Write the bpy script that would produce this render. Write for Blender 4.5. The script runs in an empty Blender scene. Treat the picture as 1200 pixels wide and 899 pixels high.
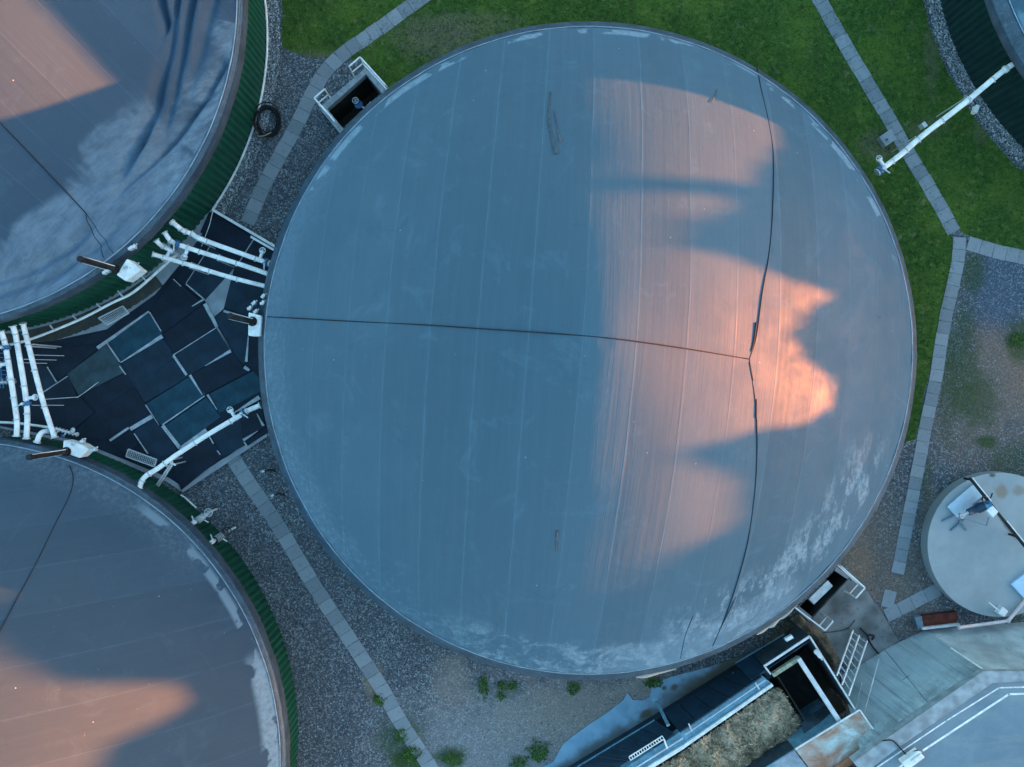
import bpy, bmesh, math, random
from mathutils import Vector, Matrix, noise as mn
from mathutils.geometry import tessellate_polygon
random.seed(7)
PI = math.pi
sc = bpy.context.scene
C = sc.collection
H = 30.0                       # camera height above the yard, metres
R0, RISE = 11.67, 5.5          # real radius and membrane rise of every tank
RS = (R0*R0+RISE*RISE)/(2*RISE)

def P(px, py, z=0.0):
    k = (1-z/H)/30.0
    return Vector(((px-600)*k, (449.5-py)*k, z))

# ------------------------------------------------------------------ node helper
class G:
    def __init__(s, name, rough=.8, spec=.3, metal=0.0):
        s.m = bpy.data.materials.new(name); s.m.use_nodes = True
        s.t = s.m.node_tree; s.b = s.t.nodes['Principled BSDF']
        s.b.inputs['Roughness'].default_value = rough
        s.b.inputs['Specular IOR Level'].default_value = spec
        s.b.inputs['Metallic'].default_value = metal
        s._o = None
    def n(s, ty): return s.t.nodes.new(ty)
    def put(s, sock, v):
        if isinstance(v, bpy.types.NodeSocket): s.t.links.new(v, sock)
        elif isinstance(v, (tuple, list)) and len(v) == 3 and sock.type == 'RGBA': sock.default_value = (*v, 1)
        else: sock.default_value = v
    @property
    def co(s):
        if not s._o: s._o = s.n('ShaderNodeTexCoord').outputs['Object']
        return s._o
    def xyz(s, v=None):
        x = s.n('ShaderNodeSeparateXYZ'); s.put(x.inputs[0], v or s.co); return x.outputs
    def comb(s, x, y, z):
        c = s.n('ShaderNodeCombineXYZ')
        for i, v in enumerate((x, y, z)): s.put(c.inputs[i], v)
        return c.outputs[0]
    def ma(s, op, a, b=0.0, c=0.0, clamp=False):
        m = s.n('ShaderNodeMath'); m.operation = op; m.use_clamp = clamp
        s.put(m.inputs[0], a); s.put(m.inputs[1], b); s.put(m.inputs[2], c); return m.outputs[0]
    def mr(s, v, a, b, c=0.0, d=1.0, smooth=True):
        m = s.n('ShaderNodeMapRange')
        m.interpolation_type = 'SMOOTHSTEP' if smooth else 'LINEAR'
        for i, q in enumerate((v, a, b, c, d)): s.put(m.inputs[i], q)
        return m.outputs[0]
    def mix(s, f, a, b, mode='MIX'):
        m = s.n('ShaderNodeMix'); m.data_type = 'RGBA'; m.blend_type = mode
        s.put(m.inputs[0], f); s.put(m.inputs[6], a); s.put(m.inputs[7], b); return m.outputs[2]
    def noise(s, sc=1., det=3., ro=.55, vec=None, dist=0.):
        x = s.n('ShaderNodeTexNoise'); s.put(x.inputs['Vector'], vec or s.co)
        x.inputs['Scale'].default_value = sc; x.inputs['Detail'].default_value = det
        x.inputs['Roughness'].default_value = ro; x.inputs['Distortion'].default_value = dist
        return x.outputs['Fac']
    def voro(s, sc=10., vec=None, out='Color', feat='F1'):
        x = s.n('ShaderNodeTexVoronoi'); x.feature = feat
        s.put(x.inputs['Vector'], vec or s.co); x.inputs['Scale'].default_value = sc
        o = x.outputs[out]
        if out == 'Color':
            o = s.xyz(o)[0]
        return o
    def white(s, v):
        x = s.n('ShaderNodeTexWhiteNoise'); x.noise_dimensions = '1D'; s.put(x.inputs['W'], v); return x.outputs['Value']
    def ramp(s, f, stops):
        r = s.n('ShaderNodeValToRGB'); e = r.color_ramp.elements
        while len(e) < len(stops): e.new(.5)
        for i, (p, c) in enumerate(stops): e[i].position = p; e[i].color = (*c, 1)
        s.put(r.inputs[0], f); return r.outputs[0]
    def island(s):
        return s.n('ShaderNodeNewGeometry').outputs['Random Per Island']
    def scaled(s, x, y, z, rot=0):
        m = s.n('ShaderNodeMapping'); s.put(m.inputs[0], s.co)
        m.inputs['Scale'].default_value = (x, y, z); m.inputs['Rotation'].default_value = (0, 0, rot); return m.outputs[0]
    def blob(s, px, py, rx, ry, nz=None, soft=.5, rot=0):
        """1 inside an ellipse (pixels of the plan at ground level), ragged edge"""
        c = P(px, py); x = s.xyz()
        dx = s.ma('SUBTRACT', x[0], c.x); dy = s.ma('SUBTRACT', x[1], c.y)
        ca, sa = math.cos(rot), math.sin(rot)
        u = s.ma('ADD', s.ma('MULTIPLY', dx, ca), s.ma('MULTIPLY', dy, sa))
        v = s.ma('ADD', s.ma('MULTIPLY', dx, -sa), s.ma('MULTIPLY', dy, ca))
        u = s.ma('DIVIDE', u, rx/30.); v = s.ma('DIVIDE', v, ry/30.)
        d = s.ma('SQRT', s.ma('ADD', s.ma('MULTIPLY', u, u), s.ma('MULTIPLY', v, v)))
        if nz is not None: d = s.ma('ADD', d, s.ma('MULTIPLY', s.ma('SUBTRACT', nz, .5), 1.6))
        return s.mr(d, 1-soft, 1+soft*.6, 1, 0)
    def col(s, c): s.put(s.b.inputs['Base Color'], c); return s
    def rough(s, c): s.put(s.b.inputs['Roughness'], c); return s
    def bump(s, h, dist=.01, st=1.):
        b = s.n('ShaderNodeBump'); s.put(b.inputs['Height'], h)
        b.inputs['Distance'].default_value = dist; b.inputs['Strength'].default_value = st
        s.t.links.new(b.outputs[0], s.b.inputs['Normal']); return s

def simple(name, c, rough=.6, spec=.3, metal=0., var=.25, sc=3., dirt=None):
    g = G(name, rough, spec, metal)
    f = g.mr(g.noise(sc, 5, .6), .3, .7)
    a = tuple(x*(1-var) for x in c); b = tuple(min(1, x*(1+var*.6)) for x in c)
    col = g.mix(f, a, b)
    if dirt:
        col = g.mix(g.ma('MULTIPLY', g.mr(g.noise(sc*4, 6, .7), .5, .75), dirt[3]), col, dirt[:3])
    g.col(col); g.bump(g.noise(sc*12, 3), .004, .4)
    return g.m

# ------------------------------------------------------------------ object helpers
def root_of(p):
    while p and p.parent: p = p.parent
    return p
def obj(name, bm, m, parent=None, smooth=None):
    me = bpy.data.meshes.new(name)
    r = root_of(parent)
    if r: bmesh.ops.translate(bm, verts=bm.verts, vec=-r.location)
    if smooth is not None:
        for f in bm.faces: f.smooth = smooth
    bm.to_mesh(me); bm.free()
    if m: me.materials.append(m)
    o = bpy.data.objects.new(name, me); C.objects.link(o)
    if parent: o.parent = parent
    return o
def tag(o, label, cat, group=None):
    o['label'] = label; o['category'] = cat
    if group: o['group'] = group
    return o
def thing(name, label, cat, loc=(0, 0, 0), group=None):
    o = bpy.data.objects.new(name, None); C.objects.link(o); o.location = loc
    o.empty_display_size = .2
    return tag(o, label, cat, group)
def struct(name, bm, m, parent=None, kind='structure'):
    o = obj(name, bm, m, parent); o['kind'] = kind; return o
def own(o):
    """put a one-mesh thing's origin at its base centre"""
    me = o.data; xs = [v.co for v in me.vertices]
    c = Vector((sum(v.x for v in xs)/len(xs), sum(v.y for v in xs)/len(xs), min(v.z for v in xs)))
    me.transform(Matrix.Translation(-c)); o.location = c; return o
NB = bmesh.new

def prism(bm, pts, z0, z1, bevel=0.):
    """pts: world xy; extruded from z0 to z1"""
    a = sum((pts[i][0]*pts[(i+1) % len(pts)][1]-pts[(i+1) % len(pts)][0]*pts[i][1]) for i in range(len(pts)))
    if a < 0: pts = list(pts)[::-1]
    lo = [bm.verts.new((p[0], p[1], z0)) for p in pts]; hi = [bm.verts.new((p[0], p[1], z1)) for p in pts]
    n = len(pts); fs = [bm.faces.new(hi), bm.faces.new(lo[::-1])]
    for i in range(n): fs.append(bm.faces.new((lo[i], lo[(i+1) % n], hi[(i+1) % n], hi[i])))
    if bevel:
        es = {e for f in fs for e in f.edges}
        bmesh.ops.bevel(bm, geom=list(es), offset=bevel, segments=1, affect='EDGES')
def pprism(bm, px, z0, z1, bevel=0.):
    prism(bm, [P(x, y, z1)[:2] for x, y in px], z0, z1, bevel)
def sheet(bm, px, z):
    vs = [P(x, y, 0) for x, y in px]
    vv = [bm.verts.new((v.x, v.y, z)) for v in vs]
    tris = tessellate_polygon([[Vector((v.x, v.y, 0)) for v in vs]])
    for t in tris:
        f = bm.faces.new([vv[i] for i in t]); f.normal_update()
        if f.normal.z < 0: f.normal_flip()
def frame_at(d):
    d = d.normalized(); u = d.cross(Vector((0, 0, 1)))
    if u.length < 1e-3: u = Vector((1, 0, 0))
    u.normalize(); return u, d.cross(u).normalized()
def tube(bm, pts, r, seg=10, cap=True):
    pts = [Vector(p) for p in pts]; rings = []
    for i, p in enumerate(pts):
        d = (pts[min(i+1, len(pts)-1)]-pts[max(i-1, 0)])
        u, v = frame_at(d); rr = r[i] if isinstance(r, (list, tuple)) else r
        rings.append([bm.verts.new(p+rr*(math.cos(2*PI*k/seg)*u+math.sin(2*PI*k/seg)*v)) for k in range(seg)])
    for a, b in zip(rings, rings[1:]):
        for k in range(seg):
            f = bm.faces.new((a[k], a[(k+1) % seg], b[(k+1) % seg], b[k])); f.smooth = True
    if cap: bm.faces.new(rings[0]); bm.faces.new(rings[-1][::-1])
def smoothpath(pts, n=8):
    pts = [Vector(p) for p in pts]; out = []
    q = [2*pts[0]-pts[1]]+pts+[2*pts[-1]-pts[-2]]
    for i in range(1, len(q)-2):
        for j in range(n):
            t = j/n; a, b, c, d = q[i-1], q[i], q[i+1], q[i+2]
            out.append(.5*((2*b)+(c-a)*t+(2*a-5*b+4*c-d)*t*t+(3*b-a-3*c+d)*t**3))
    out.append(pts[-1]); return out
def bar(bm, a, b, w, h=None):
    """rectangular bar between two points"""
    a, b = Vector(a), Vector(b); h = h or w; u, v = frame_at(b-a)
    vs = []
    for p in (a, b):
        vs.append([bm.verts.new(p+u*sx*w/2+v*sy*h/2) for sx, sy in ((-1, -1), (1, -1), (1, 1), (-1, 1))])
    for k in range(4): bm.faces.new((vs[0][k], vs[0][(k+1) % 4], vs[1][(k+1) % 4], vs[1][k]))
    bm.faces.new(vs[0][::-1]); bm.faces.new(vs[1])
def boxc(bm, c, sx, sy, sz, rz=0., bevel=0.01):
    ca, sa = math.cos(rz), math.sin(rz)
    prism(bm, [(c[0]+ca*x-sa*y, c[1]+sa*x+ca*y) for x, y in ((-sx/2, -sy/2), (sx/2, -sy/2), (sx/2, sy/2), (-sx/2, sy/2))], c[2], c[2]+sz, bevel)
def fixn(bm): bmesh.ops.recalc_face_normals(bm, faces=bm.faces)

# ------------------------------------------------------------------ materials
W_PAINT = simple('white_coated_steel', (.80, .80, .79), .45, .4, var=.2, sc=3, dirt=(.22, .22, .20, .75))
GALV = simple('galvanised_steel', (.50, .53, .55), .45, .5, .5, var=.25, sc=5)
STEEL = simple('pale_steel', (.62, .64, .66), .4, .5, .3, var=.2, sc=3, dirt=(.3, .2, .12, .4))
BLACK = simple('black_plastic', (.006, .006, .008), .6, .4, var=.3)
BLUEP = simple('blue_valve_paint', (.03, .12, .25), .45, .4, var=.3)
RED = simple('red_paint', (.35, .04, .03), .5, .4)
CONC = simple('light_concrete', (.27, .30, .33), .9, .2, var=.25, sc=1.5, dirt=(.18, .17, .15, .6))
CONCD = simple('stained_concrete', (.20, .205, .205), .9, .2, var=.5, sc=1.1, dirt=(.07, .06, .05, .8))
BARK = simple('bark', (.10, .07, .05), .95, .1, var=.4, sc=6)
ROPE = simple('dark_rope', (.02, .022, .03), .8, .2)

def m_gravel():
    g = G('yard_ground', .95, .15)
    x = g.xyz()
    v = g.voro(21.); v2 = g.voro(34.)
    base = g.ramp(v, [(0, (.014, .018, .024)), (.4, (.052, .062, .076)), (.75, (.13, .145, .165)), (1, (.42, .44, .46))])
    base = g.mix(.35, base, g.ramp(v2, [(0, (.014, .018, .024)), (1, (.25, .27, .29))]))
    n1 = g.noise(.35, 5, .6); n2 = g.noise(1.6, 6, .65)
    base = g.mix(g.mr(n1, .3, .7, .0, .35), base, (.06, .062, .07))
    warm = g.mix(.55, base, (.36, .29, .24))
    brown = g.mix(.55, base, (.20, .14, .10))
    blue = g.mix(.45, base, (.05, .10, .17))
    moss = g.ramp(g.noise(9, 5, .7), [(.25, (.012, .03, .01)), (.7, (.045, .085, .018))])
    earth = g.ramp(g.noise(14, 6, .8), [(.35, (.08, .05, .04)), (.55, (.26, .17, .13)), (.75, (.48, .38, .32))])
    for px, py, rx, ry, c, st, so in (
            (1192, 440, 52, 62, earth, .95, .8), (1140, 505, 40, 40, earth, .35, .9), (1160, 400, 26, 30, earth, .5, .8), (1030, 690, 30, 20, earth, .6, .7), (1006, 650, 22, 40, g.mix(.5, base, (.30, .20, .13)), .9, .7), (1090, 600, 12, 40, g.mix(.5, base, (.26, .18, .12)), .6, .7),
            (600, 885, 150, 95, g.mix(.45, base, (.40, .38, .38)), .8, .6), (690, 840, 110, 50, warm, .85, .7), (760, 808, 42, 20, warm, .9, .5),
            (530, 800, 28, 35, warm, .6, .6), (438, 800, 12, 26, g.mix(.5, base, (.3, .2, .1)), .9, .5),
            (1020, 640, 60, 75, brown, .75, .7), (1068, 700, 50, 60, brown, .6, .6), (1140, 490, 60, 70, brown, .65, .8),
            (1010, 660, 18, 25, g.mix(.5, base, (.34, .2, .1)), .7, .6), (1057, 690, 10, 28, g.mix(.5, base, (.22, .16, .1)), .6, .5),
            (1175, 340, 45, 50, blue, .9, .5), (1160, 440, 30, 40, brown, .5, .6)):
        base = g.mix(g.ma('MULTIPLY', g.blob(px, py, rx, ry, n2, so), st), base, c)
    for px, py, rx, ry, st in ((1146, 470, 26, 34, .55), (1200, 400, 24, 28, .7), (1156, 518, 14, 9, .8), (1190, 540, 36, 22, .45),
                               (1128, 420, 20, 70, .55), (1140, 320, 16, 30, .6), (1110, 460, 12, 60, .4), (470, 870, 30, 34, .6), (528, 888, 22, 14, .7),
                               (1105, 300, 12, 30, .5), (445, 818, 9, 9, .9), (1085, 560, 8, 30, .4), (480, 893, 22, 16, .9),
                               (1062, 660, 5, 14, .2), (1190, 730, 20, 10, .5), (595, 806, 16, 10, .5)):
        base = g.mix(g.ma('MULTIPLY', g.blob(px, py, rx, ry, n2, .5), st), base, moss)
    far = g.ma('SQRT', g.ma('ADD', g.ma('MULTIPLY', x[0], x[0]), g.ma('MULTIPLY', x[1], x[1])))
    meadow = g.mix(n1, (.05, .09, .025), (.11, .12, .05))
    base = g.mix(g.mr(far, 30, 44), base, meadow)
    g.col(base); g.bump(g.voro(20., out='Distance'), .03, .8)
    return g.m
def m_pebble():
    g = G('pale_pebbles', .9, .2)
    v = g.voro(20.); g.col(g.ramp(v, [(0, (.06, .065, .075)), (.4, (.20, .21, .22)), (1, (.55, .56, .56))]))
    g.bump(g.voro(14., out='Distance'), .05, 1.); return g.m
def m_lawn():
    g = G('lawn_soil', .95, .1)
    a = g.noise(.5, 5, .6); b = g.noise(5, 6, .7); c = g.noise(26, 3, .7)
    col = g.mix(g.mr(b, .3, .7), (.030, .070, .016), (.078, .160, .030))
    col = g.mix(g.mr(a, .42, .66, 0, .7), col, (.12, .19, .03))
    st = g.noise(1., 5, .6, vec=g.scaled(1.2, .35, 1))
    col = g.mix(g.mr(st, .56, .72, 0, .5), col, (.06, .075, .03))
    n2 = g.noise(2.2, 6, .7)
    for px, py, rx, ry, s in ((510, 45, 55, 28, .75), (560, 30, 50, 16, .5), (1030, 170, 26, 18, .7), (1085, 150, 26, 14, .45), (1092, 60, 9, 55, .5), (360, 66, 40, 7, .6), (1150, 150, 10, 20, .5)):
        col = g.mix(g.ma('MULTIPLY', g.blob(px, py, rx, ry, n2, .6), s), col, (.19, .165, .11))
    col = g.mix(g.mr(c, .4, .62, 0, .45), col, (.010, .024, .007)); d2 = g.noise(3.2, 5, .75); col = g.mix(g.mr(d2, .54, .66, 0, .55), col, (.19, .21, .06)); col = g.mix(g.mr(g.noise(1.1, 6, .75), .58, .68, 0, .5), col, (.23, .20, .12))
    g.col(col); g.bump(c, .05, 1.); return g.m
def m_blade():
    g = G('grass_blades', .8, .15)
    r = g.island(); a = g.noise(1.5, 5, .7)
    col = g.ramp(r, [(0, (.018, .052, .010)), (.6, (.05, .135, .02)), (.9, (.12, .21, .035)), (1, (.15, .14, .08))])
    col = g.mix(g.mr(a, .35, .7, 0, .5), col, (.022, .065, .012)); g.col(col); return g.m
def m_slab():
    g = G('paving_concrete', .9, .2)
    r = g.island(); n = g.noise(6, 6, .7); n0 = g.noise(22, 4, .7)
    col = g.mix(r, (.17, .19, .21), (.26, .28, .30)); col = g.mix(g.mr(n, .5, .75, 0, .55), col, (.11, .12, .125))
    col = g.mix(g.mr(n0, .45, .8, 0, .35), col, (.28, .30, .32)); g.col(col)
    g.bump(n0, .01, .5); return g.m
def m_green(name, c1, c2):
    g = G(name, .5, .4)
    n = g.noise(2, 5, .6); st = g.noise(1, 4, .6, vec=g.scaled(8, 8, .4))
    col = g.mix(g.mr(n, .3, .7), c1, c2); col = g.mix(g.mr(st, .55, .75, 0, .4), col, (.03, .05, .04)); g.col(col)
    return g.m
def m_rubber(name, c):
    g = G(name, .75, .25)
    n = g.noise(1.4, 6, .65); sp = g.noise(35, 2, .5)
    col = g.mix(g.mr(n, .35, .7), tuple(x*.75 for x in c), tuple(x*1.3 for x in c))
    col = g.mix(g.mr(sp, .7, .78, 0, .5), col, (.2, .22, .22)); g.col(col); g.bump(n, .01, .4); return g.m
MAT_N = [m_rubber('navy_rubber', (.010, .026, .044)), m_rubber('teal_rubber', (.012, .050, .075)), m_rubber('grey_rubber', (.032, .058, .070)), m_rubber('black_rubber', (.007, .015, .028))]

def m_membrane(name, loc_h, ang, s0, w, base, dustf=None, lines='light', hue=None):
    """membrane welded from parallel strips: welds at equal arc length"""
    g = G(name, .62, .22); g.b.inputs['Diffuse Roughness'].default_value = 1.
    x = g.xyz(); ca, sa = math.cos(ang), math.sin(ang)       # (ca,sa): unit normal of weld lines
    wob = g.ma('MULTIPLY', g.ma('SUBTRACT', g.noise(.25, 2), .5), .10)
    u = g.ma('ADD', g.ma('ADD', g.ma('MULTIPLY', x[0], ca), g.ma('MULTIPLY', x[1], sa)), wob)
    v = g.ma('SUBTRACT', g.ma('MULTIPLY', x[1], ca), g.ma('MULTIPLY', x[0], sa))
    s = g.ma('MULTIPLY', g.ma('ARCSINE', g.ma('DIVIDE', u, RS)), RS)
    q = g.ma('DIVIDE', g.ma('SUBTRACT', s, s0), w)
    fr = g.ma('FRACT', q); idx = g.ma('FLOOR', q)
    edge = g.ma('MINIMUM', fr, g.ma('SUBTRACT', 1., fr))
    tone = g.white(idx)
    r = g.ma('SQRT', g.ma('ADD', g.ma('MULTIPLY', x[0], x[0]), g.ma('MULTIPLY', x[1], x[1])))
    big = g.noise(.18, 5, .6); mid = g.noise(1.3, 6, .65)
    # fine lengthwise streaks
    stv = g.comb(g.ma('MULTIPLY', u, 5.), g.ma('MULTIPLY', v, .18), 0.); st = g.noise(1, 5, .65, vec=stv)
    stv2 = g.comb(g.ma('MULTIPLY', u, 22.), g.ma('MULTIPLY', v, .5), 3.); st2 = g.noise(1, 3, .6, vec=stv2)
    col = g.mix(g.mr(tone, 0, 1, 0, 1, False), tuple(c*.90 for c in base), tuple(c*1.10 for c in base))
    col = g.mix(g.mr(big, .35, .65, 0, .5), col, tuple(c*.88 for c in base))
    col = g.mix(g.mr(st, .35, .75, 0, .20), col, tuple(c*1.25 for c in base))
    col = g.mix(g.mr(st2, .5, .8, 0, .13), col, tuple(c*1.3 for c in base))
    pud = g.noise(.55, 7, .7, dist=1.5); col = g.mix(g.mr(pud, .54, .70, 0, .30), col, tuple(c*1.55 for c in base)); col = g.mix(g.mr(g.noise(.8, 6, .7, dist=2.), .60, .68, 0, .22), col, tuple(c*.7 for c in base))
    # spots of dirt and bird lime
    sp = g.voro(1.1, out='Distance'); col = g.mix(g.mr(sp, .012, .03, .7, 0), col, (.6, .62, .62))
    sp2 = g.noise(9, 3, .6); col = g.mix(g.mr(sp2, .70, .78, 0, .35), col, (.32, .37, .41))
    sp3 = g.noise(14, 3, .6); col = g.mix(g.mr(sp3, .70, .8, 0, .3), col, (.05, .065, .085))
    # a weld: thin scuffed line with a soft dusty margin
    brk = g.mr(g.noise(1, 4, .7, vec=g.comb(idx, g.ma('MULTIPLY', v, .9), 0.)), .35, .65, .15, 1.)
    lw = g.ma('MULTIPLY', g.mr(edge, .005, .014, 1, 0), brk)
    lw2 = g.mr(edge, .0, .07, .16, 0)
    lc = tuple(min(.4, c*2.) for c in base) if lines == 'light' else (.10, .12, .15)
    col = g.mix(g.ma('MULTIPLY', lw, .34), col, lc)
    col = g.mix(g.ma('MULTIPLY', lw2, brk), col, tuple(min(1, c*1.5) for c in base))
    # overlap shading painted in as a darker side of the lap
    lap = g.ma('MULTIPLY', g.mr(fr, .012, .035, .13, 0), g.mr(tone, .2, .8))
    col = g.mix(lap, col, tuple(c*.4 for c in base))
    if dustf: col = dustf(g, col, x, r, u, v, mid)
    g.col(col)
    g.rough(g.mr(mid, .3, .7, .55, .72))
    hgt = g.ma('ADD', g.ma('ADD', g.ma('MULTIPLY', g.mr(edge, 0, .03, 1, 0), .004), g.ma('MULTIPLY', st2, .002)),
               g.ma('ADD', g.ma('MULTIPLY', st, .012), g.ma('MULTIPLY', big, .05)))
    g.bump(hgt, 1., .8)
    return g.m

def gmask(g, x, r, a0, a1, r0, r1, soft=.2, rs=.5):
    """ring sector mask, angles in degrees"""
    mid = math.radians((a0+a1)/2); half = math.radians((a1-a0)/2)
    cx, sx = math.cos(mid), math.sin(mid)
    dot = g.ma('DIVIDE', g.ma('ADD', g.ma('MULTIPLY', x[0], cx), g.ma('MULTIPLY', x[1], sx)), r)
    m = g.mr(dot, math.cos(min(PI, half+soft)), math.cos(half), 0, 1)
    m = g.ma('MULTIPLY', m, g.mr(r, r0-rs, r0+rs)); return g.ma('MULTIPLY', m, g.mr(r, r1-.06, r1+.06, 1, 0))

def dust_main(g, col, x, r, u, v, mid):
    n = g.noise(.9, 8, .68, dist=1.2); nf = g.noise(5, 6, .75); nl = g.noise(1, 6, .7, vec=g.scaled(2.2, .8, 1, math.radians(35)))
    pale = (.34, .42, .48)
    m = g.ma('MULTIPLY', gmask(g, x, r, -66, -28, 9.1, 10.8, .25, .5), g.ma('MULTIPLY', g.mr(nl, .46, .60), g.mr(nf, .35, .6, .25, 1)))
    col = g.mix(g.ma('MULTIPLY', m, .8), col, pale)
    m = g.ma('MULTIPLY', gmask(g, x, r, -105, -62, 10.0, 11.4, .3, .4), g.ma('MULTIPLY', g.mr(n, .47, .6), g.mr(nf, .35, .65, .2, 1)))
    col = g.mix(g.ma('MULTIPLY', m, .75), col, pale)
    m = g.ma('MULTIPLY', gmask(g, x, r, -84, -52, 10.1, 11.4, .1, .25), .35)
    col = g.mix(m, col, (.24, .34, .42))
    m = g.ma('MULTIPLY', gmask(g, x, r, -179, -100, 10.4, 11.45, .3, .7), g.mr(nf, .48, .75, 0, .55))
    col = g.mix(m, col, (.26, .34, .40))
    m = gmask(g, x, r, 150, 210, 10.6, 11.45, .3, .5)
    col = g.mix(g.ma('MULTIPLY', m, g.mr(nf, .3, .7, 0.1, .5)), col, (.20, .27, .33))
    # washed-out patches just inside the clamp
    nb = g.noise(.75, 3, .5)
    m = g.ma('MULTIPLY', gmask(g, x, r, 20, 150, 10.98, 11.24, .1, .05), g.mr(nb, .49, .53))
    col = g.mix(g.ma('MULTIPLY', g.ma('MULTIPLY', m, .75), g.mr(nf, .3, .6, .35, 1)), col, (.32, .41, .48))
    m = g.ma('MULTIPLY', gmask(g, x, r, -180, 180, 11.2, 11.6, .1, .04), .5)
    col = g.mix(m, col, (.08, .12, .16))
    return col
def dust_tl(g, col, x, r, u, v, mid):
    n = g.noise(.38, 6, .6, dist=.6); nf = g.noise(1, 7, .72, vec=g.comb(g.ma('MULTIPLY', u, .8), g.ma('MULTIPLY', v, 2.6), 0.)); ng = g.noise(3, 6, .7)
    rr = g.ma('ADD', r, g.ma('MULTIPLY', g.ma('SUBTRACT', n, .5), 3.6))
    m = g.ma('MULTIPLY', gmask(g, x, rr, -92, -31, 9.25, 13.5, .16, .35), g.mr(nf, .30, .66, .35, 1))
    col = g.mix(g.ma('MULTIPLY', m, .75), col, (.19, .28, .37))
    m = g.ma('MULTIPLY', gmask(g, x, rr, -33, -8, 10.7, 13.5, .12, .4), g.mr(nf, .35, .7, .1, .8))
    col = g.mix(m, col, (.22, .32, .40))
    m = g.ma('MULTIPLY', gmask(g, x, r, -95, 20, 9.0, 11.6, .2, 1.2), g.mr(ng, .5, .75, 0, .35))
    return g.mix(m, col, (.06, .09, .12))
def dust_bl(g, col, x, r, u, v, mid):
    nb = g.noise(.6, 4, .55); nf = g.noise(6, 6, .75)
    rr = g.ma('ADD', r, g.ma('MULTIPLY', g.ma('SUBTRACT', nb, .5), 1.2))
    m = g.ma('MULTIPLY', gmask(g, x, r, -22, 17, 11.05, 11.5, .08, .12), g.ma('MULTIPLY', g.mr(nb, .44, .49), g.mr(nf, .3, .6, .5, 1)))
    col = g.mix(g.ma('MULTIPLY', m, .85), col, (.30, .40, .47))
    m = g.ma('MULTIPLY', gmask(g, x, r, 17, 52, 11.2, 11.42, .08, .06), g.mr(g.noise(1.1, 3, .5), .5, .54))
    col = g.mix(g.ma('MULTIPLY', m, .7), col, (.26, .35, .42))
    m = g.ma('MULTIPLY', gmask(g, x, r, 45, 110, 10.9, 11.5, .2, .5), g.mr(nf, .4, .7, .1, .5))
    return g.mix(m, col, (.20, .26, .31))
def dust_tr(g, col, x, r, u, v, mid):
    nb = g.noise(.8, 4, .6)
    m = g.ma('MULTIPLY', gmask(g, x, r, 120, 260, 9.8, 11.3, .2, .4), g.mr(nb, .45, .55))
    return g.mix(g.ma('MULTIPLY', m, .7), col, (.20, .36, .46))

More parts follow.
